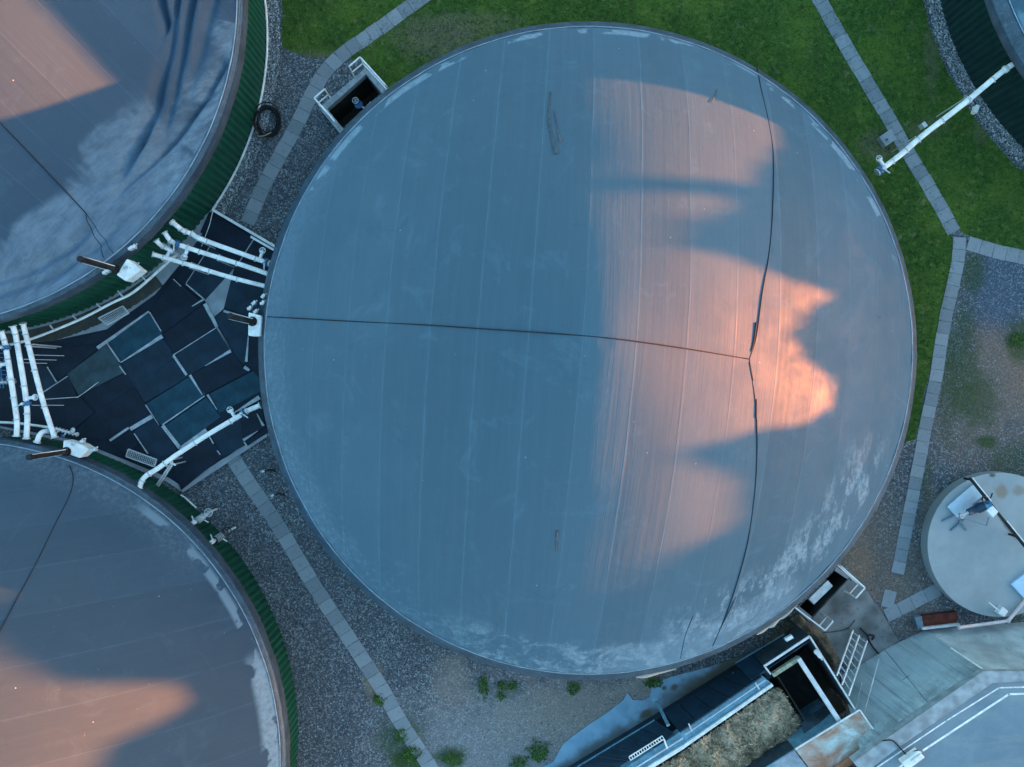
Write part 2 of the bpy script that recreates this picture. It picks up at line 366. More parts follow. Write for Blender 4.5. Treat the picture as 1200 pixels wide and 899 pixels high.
# ------------------------------------------------------------------ tanks
SKIRT = simple('grey_apron_membrane', (.06, .075, .10), .6, .3, var=.3, sc=2)
RIMM = simple('rim_band_grey', (.035, .068, .105), .45, .5, var=.35, sc=2, dirt=(.12, .17, .21, .5))
CLAMP = simple('clamp_profile', (.26, .33, .39), .4, .5, .3, var=.3)
def seg_dist(p, a, b):
    ab = b-a; t = max(0, min(1, (p-a).dot(ab)/ab.length_squared)); return (p-a-ab*t).length, t
class Tank:
    def __init__(s, label, cx, cy, h, rise=RISE, folds=None):
        s.c = Vector((cx/30, -cy/30)); s.h = h; s.rise = rise; s.rs = (R0*R0+rise*rise)/(2*rise); s.folds = folds; s.cone = .40; s.band = .12
        s.root = thing('digester_tank', label, 'tank', (s.c.x, s.c.y, 0), 'domed digester tanks of the plant')
    def z(s, x, y):
        r2 = (x-s.c.x)**2+(y-s.c.y)**2
        cap = math.sqrt(max(0, s.rs**2-r2))-(s.rs-s.rise); k = s.cone
        return s.h+(1-k)*cap+k*s.rise*1.02*(1-math.sqrt(r2+1.1)/math.sqrt(R0*R0+1.1))
    def hit(s, px, py, up=0.):
        z = 6.
        for _ in range(60):
            p = P(px, py, z); z = .5*z+.5*s.z(p.x, p.y)
        p = P(px, py, z); return Vector((p.x, p.y, z+up))
    def sval(s, px, py, ang):
        p = s.hit(px, py); u = (p.x-s.c.x)*math.cos(ang)+(p.y-s.c.y)*math.sin(ang); return RS*math.asin(u/RS)
    def fold(s, x, y):
        if not s.folds: return 0.
        d = 0; p = Vector((x, y))
        for pts, wd, am in s.folds:
            best = 99; at = 0
            for i in range(len(pts)-1):
                q, t = seg_dist(p, pts[i], pts[i+1])
                if q < best: best = q; at = (i+t)/(len(pts)-1)
            fade = min(1, (1-at)*3)
            d += am*fade*math.exp(-(best/wd)**2)
        return d
    def build(s, wallm, memb, apron, base_trim=None, nt=360, nr=70):
        cx, cy = s.c; root = s.root
        # corrugated wall
        bm = NB(); n = 560; lo = []; hi = []
        zt = s.h-.05
        for i in range(n*2):
            a = PI*i/n; rr = R0-.10+(.0 if (i//2) % 2 else -.05)
            lo.append(bm.verts.new((cx+rr*math.cos(a), cy+rr*math.sin(a), 0))); hi.append(bm.verts.new((cx+rr*math.cos(a), cy+rr*math.sin(a), zt)))
        N = len(lo)
        for i in range(N): bm.faces.new((lo[i], lo[(i+1) % N], hi[(i+1) % N], hi[i]))
        obj('wall', bm, wallm, root)
        # dome
        bm = NB(); rings = []
        RD = R0-s.band
        apex = bm.verts.new((cx, cy, s.z(cx, cy)+s.fold(cx, cy)))
        for j in range(1, nr+1):
            r = RD*(j/nr)**.9; ring = []
            for i in range(nt):
                a = 2*PI*i/nt; x, y = cx+r*math.cos(a), cy+r*math.sin(a)
                edge = 1-j/nr
                wr = .035*mn.noise(Vector((x*.5, y*.5, 1.7)))+.012*math.sin(a*61+3*mn.noise(Vector((a*5, 2, 0))))*max(0, 1-edge*7)
                ring.append(bm.verts.new((x, y, s.z(x, y)+s.fold(x, y)+wr)))
            rings.append(ring)
        for i in range(nt): bm.faces.new((apex, rings[0][i], rings[0][(i+1) % nt]))
        for a_, b_ in zip(rings, rings[1:]):
            for i in range(nt): bm.faces.new((a_[i], b_[i], b_[(i+1) % nt], a_[(i+1) % nt]))
        s.dome = obj('membrane_dome', bm, memb, root, True)
        # rim band + apron
        def lathe(prof, name, m, smooth=True, jit=0.):
            bm = NB(); rr = []
            for (r, z) in prof:
                rr.append([bm.verts.new((cx+(r+jit*mn.noise(Vector((i*.15, r, 0))))*math.cos(2*PI*i/nt), cy+(r+jit*mn.noise(Vector((i*.15, r, 0))))*math.sin(2*PI*i/nt), z)) for i in range(nt)])
            for a_, b_ in zip(rr, rr[1:]):
                for i in range(nt): bm.faces.new((a_[i], b_[i], b_[(i+1) % nt], a_[(i+1) % nt]))
            fixn(bm)
            return obj(name, bm, m, root, smooth)
        zr = s.z(cx+RD, cy)
        lathe([(RD-.03, zr+.01), (RD+.02, zr+.02), (RD+.05, zr-.02), ((RD+R0)/2, s.h+(zr-s.h)*.42), (R0-.02, s.h+.03), (R0+.01, s.h-.02), (R0+.01, s.h-.16)], 'rim_band', RIMM, jit=.012)
        pr = [(RD-.03+.022*math.cos(t), zr+.045+.022*math.sin(t)) for t in [2*PI*k/6 for k in range(7)]]
        lathe(pr, 'clamp_ring', CLAMP, jit=.01)
        lathe([(R0, s.h-.12), (R0+.03, s.h-.3), (R0+.02, s.h-apron)], 'apron', SKIRT, jit=.03)
        if base_trim:
            lathe([(R0-.09, .02), (R0-.09, .075), (R0-.05, .08), (R0-.03, .02)], 'base_trim', base_trim, False)
    def rope(s, px, r=.03, name='strap'):
        pts = smoothpath([s.hit(x, y, .03) for x, y in px], 7)
        for p in pts: p.z = s.z(p.x, p.y)+s.fold(p.x, p.y)+.012
        bm = NB(); tube(bm, pts, r, 6); return obj(name, bm, ROPE, s.root)

G1 = m_green('green_sheet', (.004, .055, .032), (.006, .08, .045))
G2 = m_green('dark_green_sheet', (.003, .022, .022), (.005, .032, .03))
main = Tank('large central domed tank with three ropes meeting on its sunset-lit roof', 80.3, -34.9, 2.79)
main.band = .30; A = math.radians(-4.3)
s0 = main.sval(684, 380, A)
MB_ = (.084, .158, .212)
main.build(G1, m_membrane('main_membrane', 0, A, s0, 1.54, MB_, dust_main), .35, nt=480, nr=100)
for px in ([(305, 371), (400, 376), (500, 381), (560, 385), (650, 391), (720, 397), (800, 408), (878, 421)],
           [(887, 80), (892, 105), (901, 145), (906, 180), (906, 230), (902, 290), (893, 345), (886, 395), (878, 421)],
           [(878, 421), (882, 450), (886, 480), (887, 530), (884, 580), (875, 640), (858, 700), (835, 757)]):
    main.rope(px, .016)
for px in ([(886, 378), (883, 400), (880, 412)], [(878, 424), (880, 436), (882, 446)], [(886, 468), (886, 490)]):
    main.rope(px, .026, 'rope_sleeve')
main.rope([(835, 757), (845, 735), (862, 700)], .012); main.rope([(797, 772), (803, 745), (812, 722)], .009)
FL = simple('dark_patch_fabric', (.05, .085, .12), .6, .3, var=.3, sc=8)
def flap(t, px, w):
    bm = NB(); pts = smoothpath([t.hit(x, y) for x, y in px], 5); L = len(pts)
    prev = None
    for i, p in enumerate(pts):
        d = pts[min(i+1, L-1)]-pts[max(i-1, 0)]; u, _ = frame_at(d); ww = w*(.35+.65*i/(L-1))
        q = []
        for sgn in (-1, 0, 1):
            v = p+u*sgn*ww; q.append(bm.verts.new((v.x, v.y, t.z(v.x, v.y)+.012+(.012 if sgn == 0 else 0)+.008)))
        if prev:
            for a in range(2): bm.faces.new((prev[a], prev[a+1], q[a+1], q[a]))
        prev = q
    return obj('membrane_patch', bm, FL, t.root, True)
flap(main, [(645, 108), (643, 140), (648, 165), (652, 180)], .075); flap(main, [(649, 130), (653, 150), (656, 166)], .04)
flap(main, [(840, 105), (838, 112), (834, 120)], .04); flap(main, [(652, 645), (652, 632), (653, 622)], .05); flap(main, [(1029, 372), (1032, 372)], .05)

def wpl(t, pts): return [t.hit(x, y).xy for x, y in pts]
tl = Tank('grey domed tank at the top left, its slack roof creased with deep folds', -634.5, -405, 3.0, 3.9)
tl.folds = [(wpl(tl, [(222, -60), (207, 0), (199, 60), (182, 130), (166, 168), (143, 205), (138, 225)]), .20, -.46),
            (wpl(tl, [(230, -60), (215, 0), (207, 50), (193, 120), (176, 178), (150, 212), (110, 262)]), .20, .42),
            (wpl(tl, [(240, -60), (224, 0), (213, 60), (202, 108), (188, 160), (181, 182)]), .19, -.46),
            (wpl(tl, [(250, -60), (236, 0), (223, 60), (210, 110), (194, 165)]), .2, .30),
            (wpl(tl, [(258, -60), (246, 0), (230, 60), (216, 105), (203, 150)]), .22, -.26),
            (wpl(tl, [(208, -60), (199, 0), (200, 25), (196, 45), (184, 100)]), .10, .30),
            (wpl(tl, [(193, -60), (188, 0), (193, 25), (194, 45)]), .12, -.35),
            (wpl(tl, [(262, 72), (240, 112), (205, 160), (178, 188), (140, 225), (112, 258)]), .12, -.40),
            (wpl(tl, [(-20, 335), (40, 315), (80, 290), (120, 255)]), .16, -.30),
            (wpl(tl, [(-20, 350), (60, 325), (110, 290), (150, 255)]), .14, -.26)]
A2 = math.radians(43)
tl.build(G1, m_membrane('slack_membrane', 0, A2, tl.sval(100, 137, A2), 1.54, (.044, .086, .138), dust_tl), .55, W_PAINT, nt=720, nr=150)
tl.rope([(-10, 133), (40, 185), (75, 222), (101, 250)], .017)
tl.rope([(101, 250), (103, 262), (114, 285), (122, 302)], .013); tl.rope([(101, 250), (115, 272), (134, 298)], .010)

bl = Tank('grey domed tank at the bottom left with one rope running down its roof', -597, 409, 2.1, 5.6)
A3 = math.radians(96)
bl.build(G1, m_membrane('left_membrane', 0, A3, bl.sval(100, 708, A3), 1.54, (.047, .085, .128), dust_bl), .50, nt=480, nr=90)
bl.rope([(82, 545), (86, 560), (82, 580), (66, 612), (40, 665), (0, 740), (-30, 800)], .017)

tr = Tank('dark green sided tank cut off by the top right corner of the view', 840, -525, 2.8)
tr.band = .3; tr.build(G2, m_membrane('right_membrane', 0, A, .3, 1.54, (.07, .14, .20), dust_tr), .35, nt=360, nr=60)

# ------------------------------------------------------------------ ground, lawns, paths
PIT1 = [(383.3, 127.8), (429, 87), (445, 110), (401.6, 150)]
PIT2 = [(978, 668.7), (992.8, 678.7), (951.4, 722.8), (937, 711)]
def g_ground():
    bm = NB(); S = 2500
    outer = [Vector((-S, -S, 0)), Vector((S, -S, 0)), Vector((S, S, 0)), Vector((-S, S, 0))]
    inner = [Vector((-60, -60, 0)), Vector((60, -60, 0)), Vector((60, 60, 0)), Vector((-60, 60, 0))]
    def fill(loops):
        flat = [v for l in loops for v in l]; vs = [bm.verts.new(v) for v in flat]
        for t in tessellate_polygon(loops):
            try: f = bm.faces.new([vs[i] for i in t])
            except ValueError: continue
            f.normal_update()
            if f.normal.z < 0: f.normal_flip()
    holes = [[P(x, y) for x, y in q] for q in (PIT1, PIT2)]
    fill([inner, holes[0], holes[1]]); fill([outer, inner])
    bmesh.ops.remove_doubles(bm, verts=bm.verts, dist=1e-4)
    struct('ground', bm, m_gravel())
g_ground()
LAWN = m_lawn()
def wig(pts, amp=1.2, step=7):
    out = []
    for (a, b) in zip(pts, pts[1:]+pts[:1]):
        L = math.hypot(b[0]-a[0], b[1]-a[1]); n = max(1, int(L/step))
        for i in range(n):
            t = i/n; out.append((a[0]+(b[0]-a[0])*t+random.uniform(-amp, amp), a[1]+(b[1]-a[1])*t+random.uniform(-amp, amp)))
    return out
lawns = [[(331, -60), (330, 30), (331, 56), (345, 63), (370, 68), (388, 66), (426, 40), (480, 2), (550, -60)],
         [(548, -60), (490, 0), (432, 42), (403, 72), (422, 70), (450, 104), (470, 130), (600, 300), (1000, 400), (1060, 518), (1073, 514), (1092, 420), (1112, 345), (1119, 290), (1112, 262), (1054, 160), (1008, 88), (955, -6), (910, -60)],
         [(918, -60), (962, 0), (1031, 115), (1076, 190), (1124, 270), (1162, 291), (1260, 306), (1300, 300), (1300, 240), (1190, 196), (1165, 168), (1140, 135), (1112, 88), (1092, 40), (1080, -5), (1078, -60)]]
for i, l in enumerate(lawns):
    bm = NB(); sheet(bm, wig(l), .004); struct('lawn', bm, LAWN)
def inside(x, y, poly):
    c = False; j = len(poly)-1
    for i in range(len(poly)):
        a, b = poly[i], poly[j]
        if (a[1] > y) != (b[1] > y) and x < (b[0]-a[0])*(y-a[1])/(b[1]-a[1])+a[0]: c = not c
        j = i
    return c
def blades(name, polys, n, hmin, hmax, wd, m, avoid=None):
    bm = NB(); k = 0
    for poly in polys:
        x0, x1 = min(p[0] for p in poly), max(p[0] for p in poly); y0, y1 = min(p[1] for p in poly), max(p[1] for p in poly)
        nn = int(n*(x1-x0)*(y1-y0)/900)
        for _ in range(nn):
            x, y = random.uniform(x0, x1), random.uniform(y0, y1)
            if not inside(x, y, poly): continue
            p = P(x, y)
            if (p.xy-main.c).length < R0-.1 or (p.xy-tl.c).length < R0 or (p.xy-tr.c).length < R0: continue
            for q in range(3):
                a = random.uniform(0, 2*PI); d = Vector((math.cos(a), math.sin(a), 0)); hh = random.uniform(hmin, hmax)
                o = p+Vector((random.uniform(-.04, .04), random.uniform(-.04, .04), .004))
                tip = o+d*hh*random.uniform(.3, 1.1)+Vector((0, 0, hh)); s_ = Vector((-d.y, d.x, 0))*wd
                bm.faces.new([bm.verts.new(o-s_), bm.verts.new(o+s_), bm.verts.new(tip)])
    o = obj(name, bm, m); o['kind'] = 'stuff'; o['label'] = 'short green grass growing on the lawns around the tanks'; o['category'] = 'grass'; return o
BLADE = m_blade()
blades('grass', lawns, 110, .03, .08, .010, BLADE)

SLAB = m_slab()
def path(name, px, w, L=.5, z=.012, th=.03, gapp=.009, jit=.010):
    pts = [P(x, y) for x, y in px]; bm = NB(); dist = 0; carry = 0
    seglen = [(b-a).length for a, b in zip(pts, pts[1:])]; tot = sum(seglen)
    def at(t):
        for a, b, l in zip(pts, pts[1:], seglen):
            if t <= l or b is pts[-1]: return a+(b-a)*(t/l), (b-a).normalized()
            t -= l
    n = max(1, round(tot/L)); L = tot/n
    for i in range(n):
        a, _ = at(i*L+.002); b, _ = at((i+1)*L-.002)
        _, da = at(max(0, i*L-.05)); _, db = at(min(tot, (i+1)*L+.05))
        _, dm = at((i+.5)*L); da = (da+dm).normalized(); db = (db+dm).normalized()
        na, nb = Vector((-da.y, da.x, 0)), Vector((-db.y, db.x, 0)); o = na*random.uniform(-jit, jit)
        zz = z+random.uniform(-.005, .005)
        q = [a+dm*gapp*.5-na*w/2+o, b-dm*gapp*.5-nb*w/2+o, b-dm*gapp*.5+nb*w/2+o, a+dm*gapp*.5+na*w/2+o]
        prism(bm, [v.xy for v in q], zz-th, zz+.012, .003)
    return struct(name, bm, SLAB)
path('path', [(560, -60), (500, -6), (440, 37), (402, 63), (380, 84), (362, 118), (338, 165), (312, 212), (290, 262)], .56)
path('path', [(268, 528), (292, 566), (320, 606), (350, 656), (377, 700), (407, 745), (444, 801), (471, 849), (503, 897), (530, 945)], .58)
path('path', [(925, -60), (966, 10), (1000, 70), (1036, 130), (1060, 172), (1093, 227), (1118, 272)], .55)
path('path', [(1134, 285), (1160, 293), (1205, 303), (1300, 325)], .55)
path('path', [(1124, 278), (1123, 303), (1117, 333), (1110, 362), (1103, 400), (1097, 442), (1093, 458), (1083, 508), (1077, 542), (1067, 592), (1060, 628), (1055, 655), (1051, 672)], .50, .47)
path('path', [(1044, 692), (1039, 712)], .48, .6); path('path', [(1038, 722), (1072, 705), (1100, 690)], .52, .55)

_sm = []
class Stones:
    OV = ((1, 0, 0), (-1, 0, 0), (0, 1, 0), (0, -1, 0), (0, 0, 1), (0, 0, -1)); OF = ((0, 2, 4), (2, 1, 4), (1, 3, 4), (3, 0, 4), (2, 0, 5), (1, 2, 5), (3, 1, 5), (0, 3, 5))
    def __init__(s): s.v = []; s.f = []
    def add(s, x, y, z, r):
        a = random.uniform(0, 6.3); ca, sa = math.cos(a), math.sin(a); k = random.uniform(1, 1.5); b = len(s.v)
        for (u, v, w) in s.OV:
            u = u*r*k*random.uniform(.8, 1.2); v = v*r*random.uniform(.8, 1.2); s.v.append((x+ca*u-sa*v, y+sa*u+ca*v, z+w*r*.7))
        s.f += [tuple(b+i for i in t) for t in s.OF]
    def build(s, name, m, lab, cat):
        me = bpy.data.meshes.new(name); me.from_pydata(s.v, [], s.f); me.materials.append(m)
        o = bpy.data.objects.new(name, me); C.objects.link(o); o['kind'] = 'stuff'; o['label'] = lab; o['category'] = cat
PEB = m_pebble()
def ringstrip(c, r0, r1, a0, a1, z, m, name, pebs=0, pebn=''):
    bm = NB(); n = 90; vi = []; vo = []
    for i in range(n+1):
        a = math.radians(a0+(a1-a0)*i/n); ri = r0; ro = r1+.05*mn.noise(Vector((i*.7, 0, 0)))
        vi.append(bm.verts.new((c.x+ri*math.cos(a), c.y+ri*math.sin(a), z))); vo.append(bm.verts.new((c.x+ro*math.cos(a), c.y+ro*math.sin(a), z)))
    for i in range(n): bm.faces.new((vi[i], vo[i], vo[i+1], vi[i+1]))
    struct(name, bm, m)
    if pebs:
        st = Stones()
        for _ in range(pebs):
            a = math.radians(random.uniform(a0, a1)); r = random.uniform(r0+.03, r1+.06); q = random.uniform(.010, .026)
            st.add(c.x+r*math.cos(a), c.y+r*math.sin(a), z+q*.3, q)
        st.build('pebbles', stone_m(), 'loose pale pebbles in the strip at the foot of the '+pebn, 'pebbles')
def stone_m():
    if not _sm:
        g = G('loose_stones', .85, .2); r = g.island(); g.col(g.ramp(r, [(0, (.02, .024, .03)), (.6, (.08, .09, .10)), (.93, (.22, .235, .25)), (1, (.6, .62, .64))])); _sm.append(g.m)
    return _sm[0]
ringstrip(tl.c, R0-.1, R0+.42, -37, 24, .006, PEB, 'pebble_strip', 4200, 'folded top left tank')
ringstrip(tr.c, R0-.1, R0+.42, 165, 232, .007, PEB, 'pebble_strip', 3600, 'dark green tank')
# loose stones over the gravel yard
st = Stones()
yard = [[(350, 70), (400, 90), (372, 122), (398, 158), (330, 250), (300, 275), (262, 243), (300, 170), (318, 100)],
        [(215, 590), (268, 545), (315, 520), (340, 620), (420, 710), (560, 785), (700, 805), (760, 805), (655, 880), (640, 915), (360, 915), (350, 780), (290, 640)],
        [(1072, 520), (1120, 300), (1215, 310), (1215, 560), (1170, 552), (1110, 570), (1086, 640), (1110, 690), (1040, 740), (1000, 660)]]
for poly, nn in zip(yard, (2600, 15000, 3800)):
    x0, x1 = min(p[0] for p in poly), max(p[0] for p in poly); y0, y1 = min(p[1] for p in poly), max(p[1] for p in poly)
    for _ in range(nn):
        x, y = random.uniform(x0, x1), random.uniform(y0, y1)
        if not inside(x, y, poly): continue
        p = P(x, y); q = random.uniform(.006, .018) if random.random() < .985 else .03
        st.add(p.x, p.y, .004+q*.2, q)
st.build('gravel_stones', stone_m(), 'loose stones scattered over the grey gravel yard', 'gravel')

# ------------------------------------------------------------------ platform of rubber mats
bm = NB()
pprism(bm, [(249, 244), (322, 287), (345, 400), (330, 500), (313, 511.5), (214, 577), (196, 565), (90, 520), (-60, 490), (-60, 380), (60, 370), (180, 310)], 0, .10)
struct('concrete_platform', bm, CONC)
bm = NB()
pprism(bm, [(249, 244), (322, 287), (321.4, 290), (248, 247)], .101, .22); pprism(bm, [(294, 276), (321, 291.5), (320, 294), (293, 278.5)], .101, .2)
tag(own(obj('edge_angle', bm, W_PAINT)), 'pale steel edge strip at the top of the black matted platform', 'edging')
bm = NB(); pprism(bm, [(313, 511.5), (214, 577), (211, 571.5), (260, 538.5), (290, 523), (312, 508)], .101, .135)
tag(own(obj('edge_slab', bm, CONC)), 'pale worn concrete edge along the bottom of the matted platform', 'edging')
ringstrip(tl.c, R0-.02, R0+.62, -88, -52, .106, simple('brown_concrete', (.055, .058, .05), .9, .2, var=.3, sc=2), 'concrete_apron')
mats = [
 ([(124.6, 400), (174.2, 366), (189.5, 391), (140, 424)], 1, 'teal rubber mat touching the brown curved strip, just below the larger steel grating'),
 ([(142, 427), (190, 398), (205, 419), (158, 450)], 0, 'dark navy mat directly below the teal mat that touches the brown curved strip'),
 ([(158, 451), (202, 423), (220, 441), (171, 471)], 0, 'navy mat between a dark mat above and a teal mat below, left of centre'),
 ([(172, 474), (221, 443), (239, 462), (189, 496.5)], 1, 'teal mat above the diagonal pale gap, left of the navy mats in the centre'),
 ([(193, 500), (241, 467), (257, 489), (211, 522.5)], 1, 'blue mat just above the long sloping white pipe, between two wide pale gaps'),
 ([(157, 507), (181, 490), (206, 527), (184, 543)], 0, 'dark mat with a small steel grating at its lower left corner'),
 ([(203.5, 416.5), (253, 384), (270.5, 411), (222, 439)], 0, 'navy mat outlined on three sides by thin pale gaps in the middle of the platform'),
 ([(222.8, 440.3), (271.5, 413.5), (289, 436), (241.5, 461)], 3, 'near-black mat right above the brighter teal mat beside the big tank'),
 ([(243.5, 463), (296, 436), (312, 455), (258, 483)], 1, 'brightest teal mat, touching the big tank just above the sloping pipe'),
 ([(193, 392), (237, 359), (251.5, 382.5), (203, 414)], 3, 'black mat left of the foot of the pale concrete wedge'),
 ([(178, 363), (204, 328), (236.5, 355.5), (191, 390)], 3, 'black mat between the brown curved strip and the pale wedge'),
 ([(247, 289), (274, 313), (240, 350.5), (219, 333)], 0, 'navy mat left of the pale concrete wedge, under the three white pipes'),
 ([(235, 285), (245.5, 288.5), (217, 331.5), (204, 325)], 3, 'narrow black mat crossed by two white pipes beside the tank with folds'),
 ([(246, 249), (296, 279), (284, 300), (236, 272)], 3, 'black mat in the top corner of the platform under the pale edge strip'),
 ([(297, 281), (319, 294), (316, 311), (285, 302)], 3, 'black mat in the right corner of the platform, under the uppermost white pipe end'),
 ([(277, 304), (318, 314), (313, 333), (275.5, 325)], 3, 'black mat under the middle white pipe where it meets the big tank'),
 ([(272.5, 327), (314, 338), (309, 364), (291, 369), (264.5, 360)], 0, 'navy mat right of the pale wedge, below the three white pipes'),
 ([(252, 373), (262, 366), (290, 377), (289, 418), (283, 430), (273, 411)], 0, 'navy mat under the black chimney beside the big tank'),
 ([(292, 396), (308, 397), (308, 432), (296, 433), (291.5, 426)], 3, 'small black mat squeezed against the big tank below the white valve box'),
 ([(201, 541), (245.5, 512), (259, 535.5), (213, 573)], 3, 'black mat below the sloping white pipe at the lowest corner of the platform'),
 ([(247, 509.5), (281, 489), (287, 520.5), (261.5, 535)], 0, 'navy mat under the upper half of the sloping pipe, second from the big tank'),
 ([(282, 489), (306, 480), (310, 500), (285, 514)], 3, 'black mat by the big tank under the blue flange of the sloping pipe'),
 ([(287.5, 517), (312, 503), (312.5, 508), (290, 522)], 3, 'thin black mat strip at the right lower edge beside the big tank'),
 ([(80, 438), (124.6, 405), (145, 436), (91, 463)], 2, 'greyest lighter mat, left of the teal and navy mats'),
 ([(93, 466), (147, 438), (158, 453), (112, 482)], 3, 'black mat directly below the greyest mat'),
 ([(38, 412), (75, 410), (122, 402), (79, 436), (66, 446), (56, 430)], 3, 'dusty dark mat along the brown curved strip above the greyest mat'),
 ([(40, 424), (55, 432), (66, 448), (50, 460)], 0, 'small navy mat right beside the three vertical white pipes'),
 ([(51, 463), (79, 441), (91, 465), (109, 483), (82, 505), (62, 495)], 3, 'large black mat below the greyest mat, near the valve cluster'),
 ([(110, 485), (157, 455), (177, 486), (128, 516), (86, 508)], 3, 'black mat above the pale gap by the smaller steel grating'),
 ([(128, 519), (153, 503), (160, 520), (150, 532)], 3, 'small black mat between the pale gap and the wall of the lower left tank'),
 ([(-40, 410), (36, 412), (49, 460), (58, 493), (-40, 490)], 3, 'dark mat at the left edge of the view under the vertical white pipes'),
]
for i, (q, mi, lab) in enumerate(mats):
    bm = NB(); z = .125+.012*(i % 4)
    mx, my = sum(p[0] for p in q)/len(q), sum(p[1] for p in q)/len(q)
    q = [(x+(x-mx)/math.hypot(x-mx, y-my)*1.5+random.uniform(-.2, .2), y+(y-my)/math.hypot(x-mx, y-my)*1.5+random.uniform(-.2, .2)) for x, y in q]
    pprism(bm, q, .102, z, .006)
    tag(own(obj('rubber_mat', bm, MAT_N[mi])), lab, 'rubber mat', 'dark rubber mats laid over the platform between the tanks')
bm = NB(); pprism(bm, [(274.6, 313), (262, 362), (250, 372), (240, 352)], .102, .13, .005)
tag(own(obj('concrete_wedge', bm, CONC)), 'pale wedge of bare concrete between the black mats below the white pipes', 'concrete')
bm = NB()
pprism(bm, [(250, 248), (318, 289), (340, 400), (325, 498), (309, 505), (215, 571), (198, 560), (90, 516), (-60, 488), (-60, 408), (60, 400), (125, 386), (182, 345), (215, 305), (240, 270)], .1005, .112)
struct('rubber_underlay', bm, MAT_N[3])
bm = NB()
def ln(a, b, w0, w1=None):
    w1 = w1 or w0; L = math.hypot(b[0]-a[0], b[1]-a[1]); nx, ny = -(b[1]-a[1])/L/2, (b[0]-a[0])/L/2
    pprism(bm, [(a[0]+nx*w0, a[1]+ny*w0), (b[0]+nx*w1, b[1]+ny*w1), (b[0]-nx*w1, b[1]-ny*w1), (a[0]-nx*w0, a[1]-ny*w0)], .113, .170)
for q in (((141, 425), (190, 394), .8, 4.5), ((114, 408), (174, 365), 4, 1.6), ((125, 402), (140, 424), 1.3), ((140, 429), (147, 439), 1.3), ((175, 366), (188.5, 388), 1.2),
          ((203, 416.5), (218.5, 439.5), 2.8), ((203, 416), (253.4, 384), 1.), ((254, 384), (271, 411), 1.1), ((240, 429), (270.5, 411), .5, 3.6), ((222.5, 439.5), (237, 463), 3., 1.), ((243, 462.5), (254, 480), 2.6, .6),
          ((239.5, 464), (190, 498), 1.3), ((190.5, 499), (210.5, 525), 4.), ((211, 526), (241.5, 504), 4.2), ((152.5, 503), (178, 488), 4.6), ((128.5, 516.5), (150.5, 501.5), 2.6), ((170.5, 474.5), (186, 498), 1.2, .5),
          ((157, 508), (173, 532), 1.1), ((245, 511), (250, 520), 1.3), ((254.5, 528), (258, 533), 1.3), ((285, 516), (302, 505), 3.2, .6), ((286, 518), (289.5, 523), 1.6), ((301, 485), (308.5, 499), .8, 3.),
          ((225, 359), (239, 350.5), 1., 1.8), ((218, 333), (240, 351.5), 1.5), ((246.5, 288), (218, 332), .9), ((297.5, 280), (277, 312), 1.), ((203, 327), (212, 335.5), 1.), ((291, 394), (288.5, 424), 1., 3.), ((286, 430), (292, 434), 4., 3.),
          ((262, 364.5), (291, 373), 2.8), ((240, 356), (254, 383), 4.6, 3.5), ((254, 383), (271, 411), 1.), ((274, 484), (304, 465.5), 1., 5.), ((55, 430), (66, 448), 1.1), ((50, 460), (79, 441), 1.1)):
    ln(*q)
struct('concrete_joints', bm, simple('pale_joint_concrete', (.36, .40, .43), .9, .2, var=.3, sc=4))
# gratings
def grating(px, z, lab):
    c = P(sum(p[0] for p in px)/4, sum(p[1] for p in px)/4, 0)
    t = thing('steel_grating', lab, 'grating', (c.x, c.y, .1))
    q = [P(x, y, z) for x, y in px]
    bm = NB()
    for i in range(4): bar(bm, q[i], q[(i+1) % 4], .04, .06)
    obj('frame', bm, STEEL, t)
    bm = NB(); n = 16
    for i in range(1, n): bar(bm, q[0].lerp(q[1], i/n), q[3].lerp(q[2], i/n), .018, .04)
    for i in range(1, 4): bar(bm, q[0].lerp(q[3], i/4)+Vector((0, 0, .004)), q[1].lerp(q[2], i/4)+Vector((0, 0, .004)), .012, .03)
    obj('bars', bm, GALV, t)
grating([(115.5, 373), (144, 358.8), (151, 367), (126, 381)], .45, 'steel grating step on the brown strip below the top left tank')
grating([(150.5, 526.5), (183.5, 538.5), (181, 547), (148, 535)], .45, 'steel grating step beside the wall of the lower left tank')

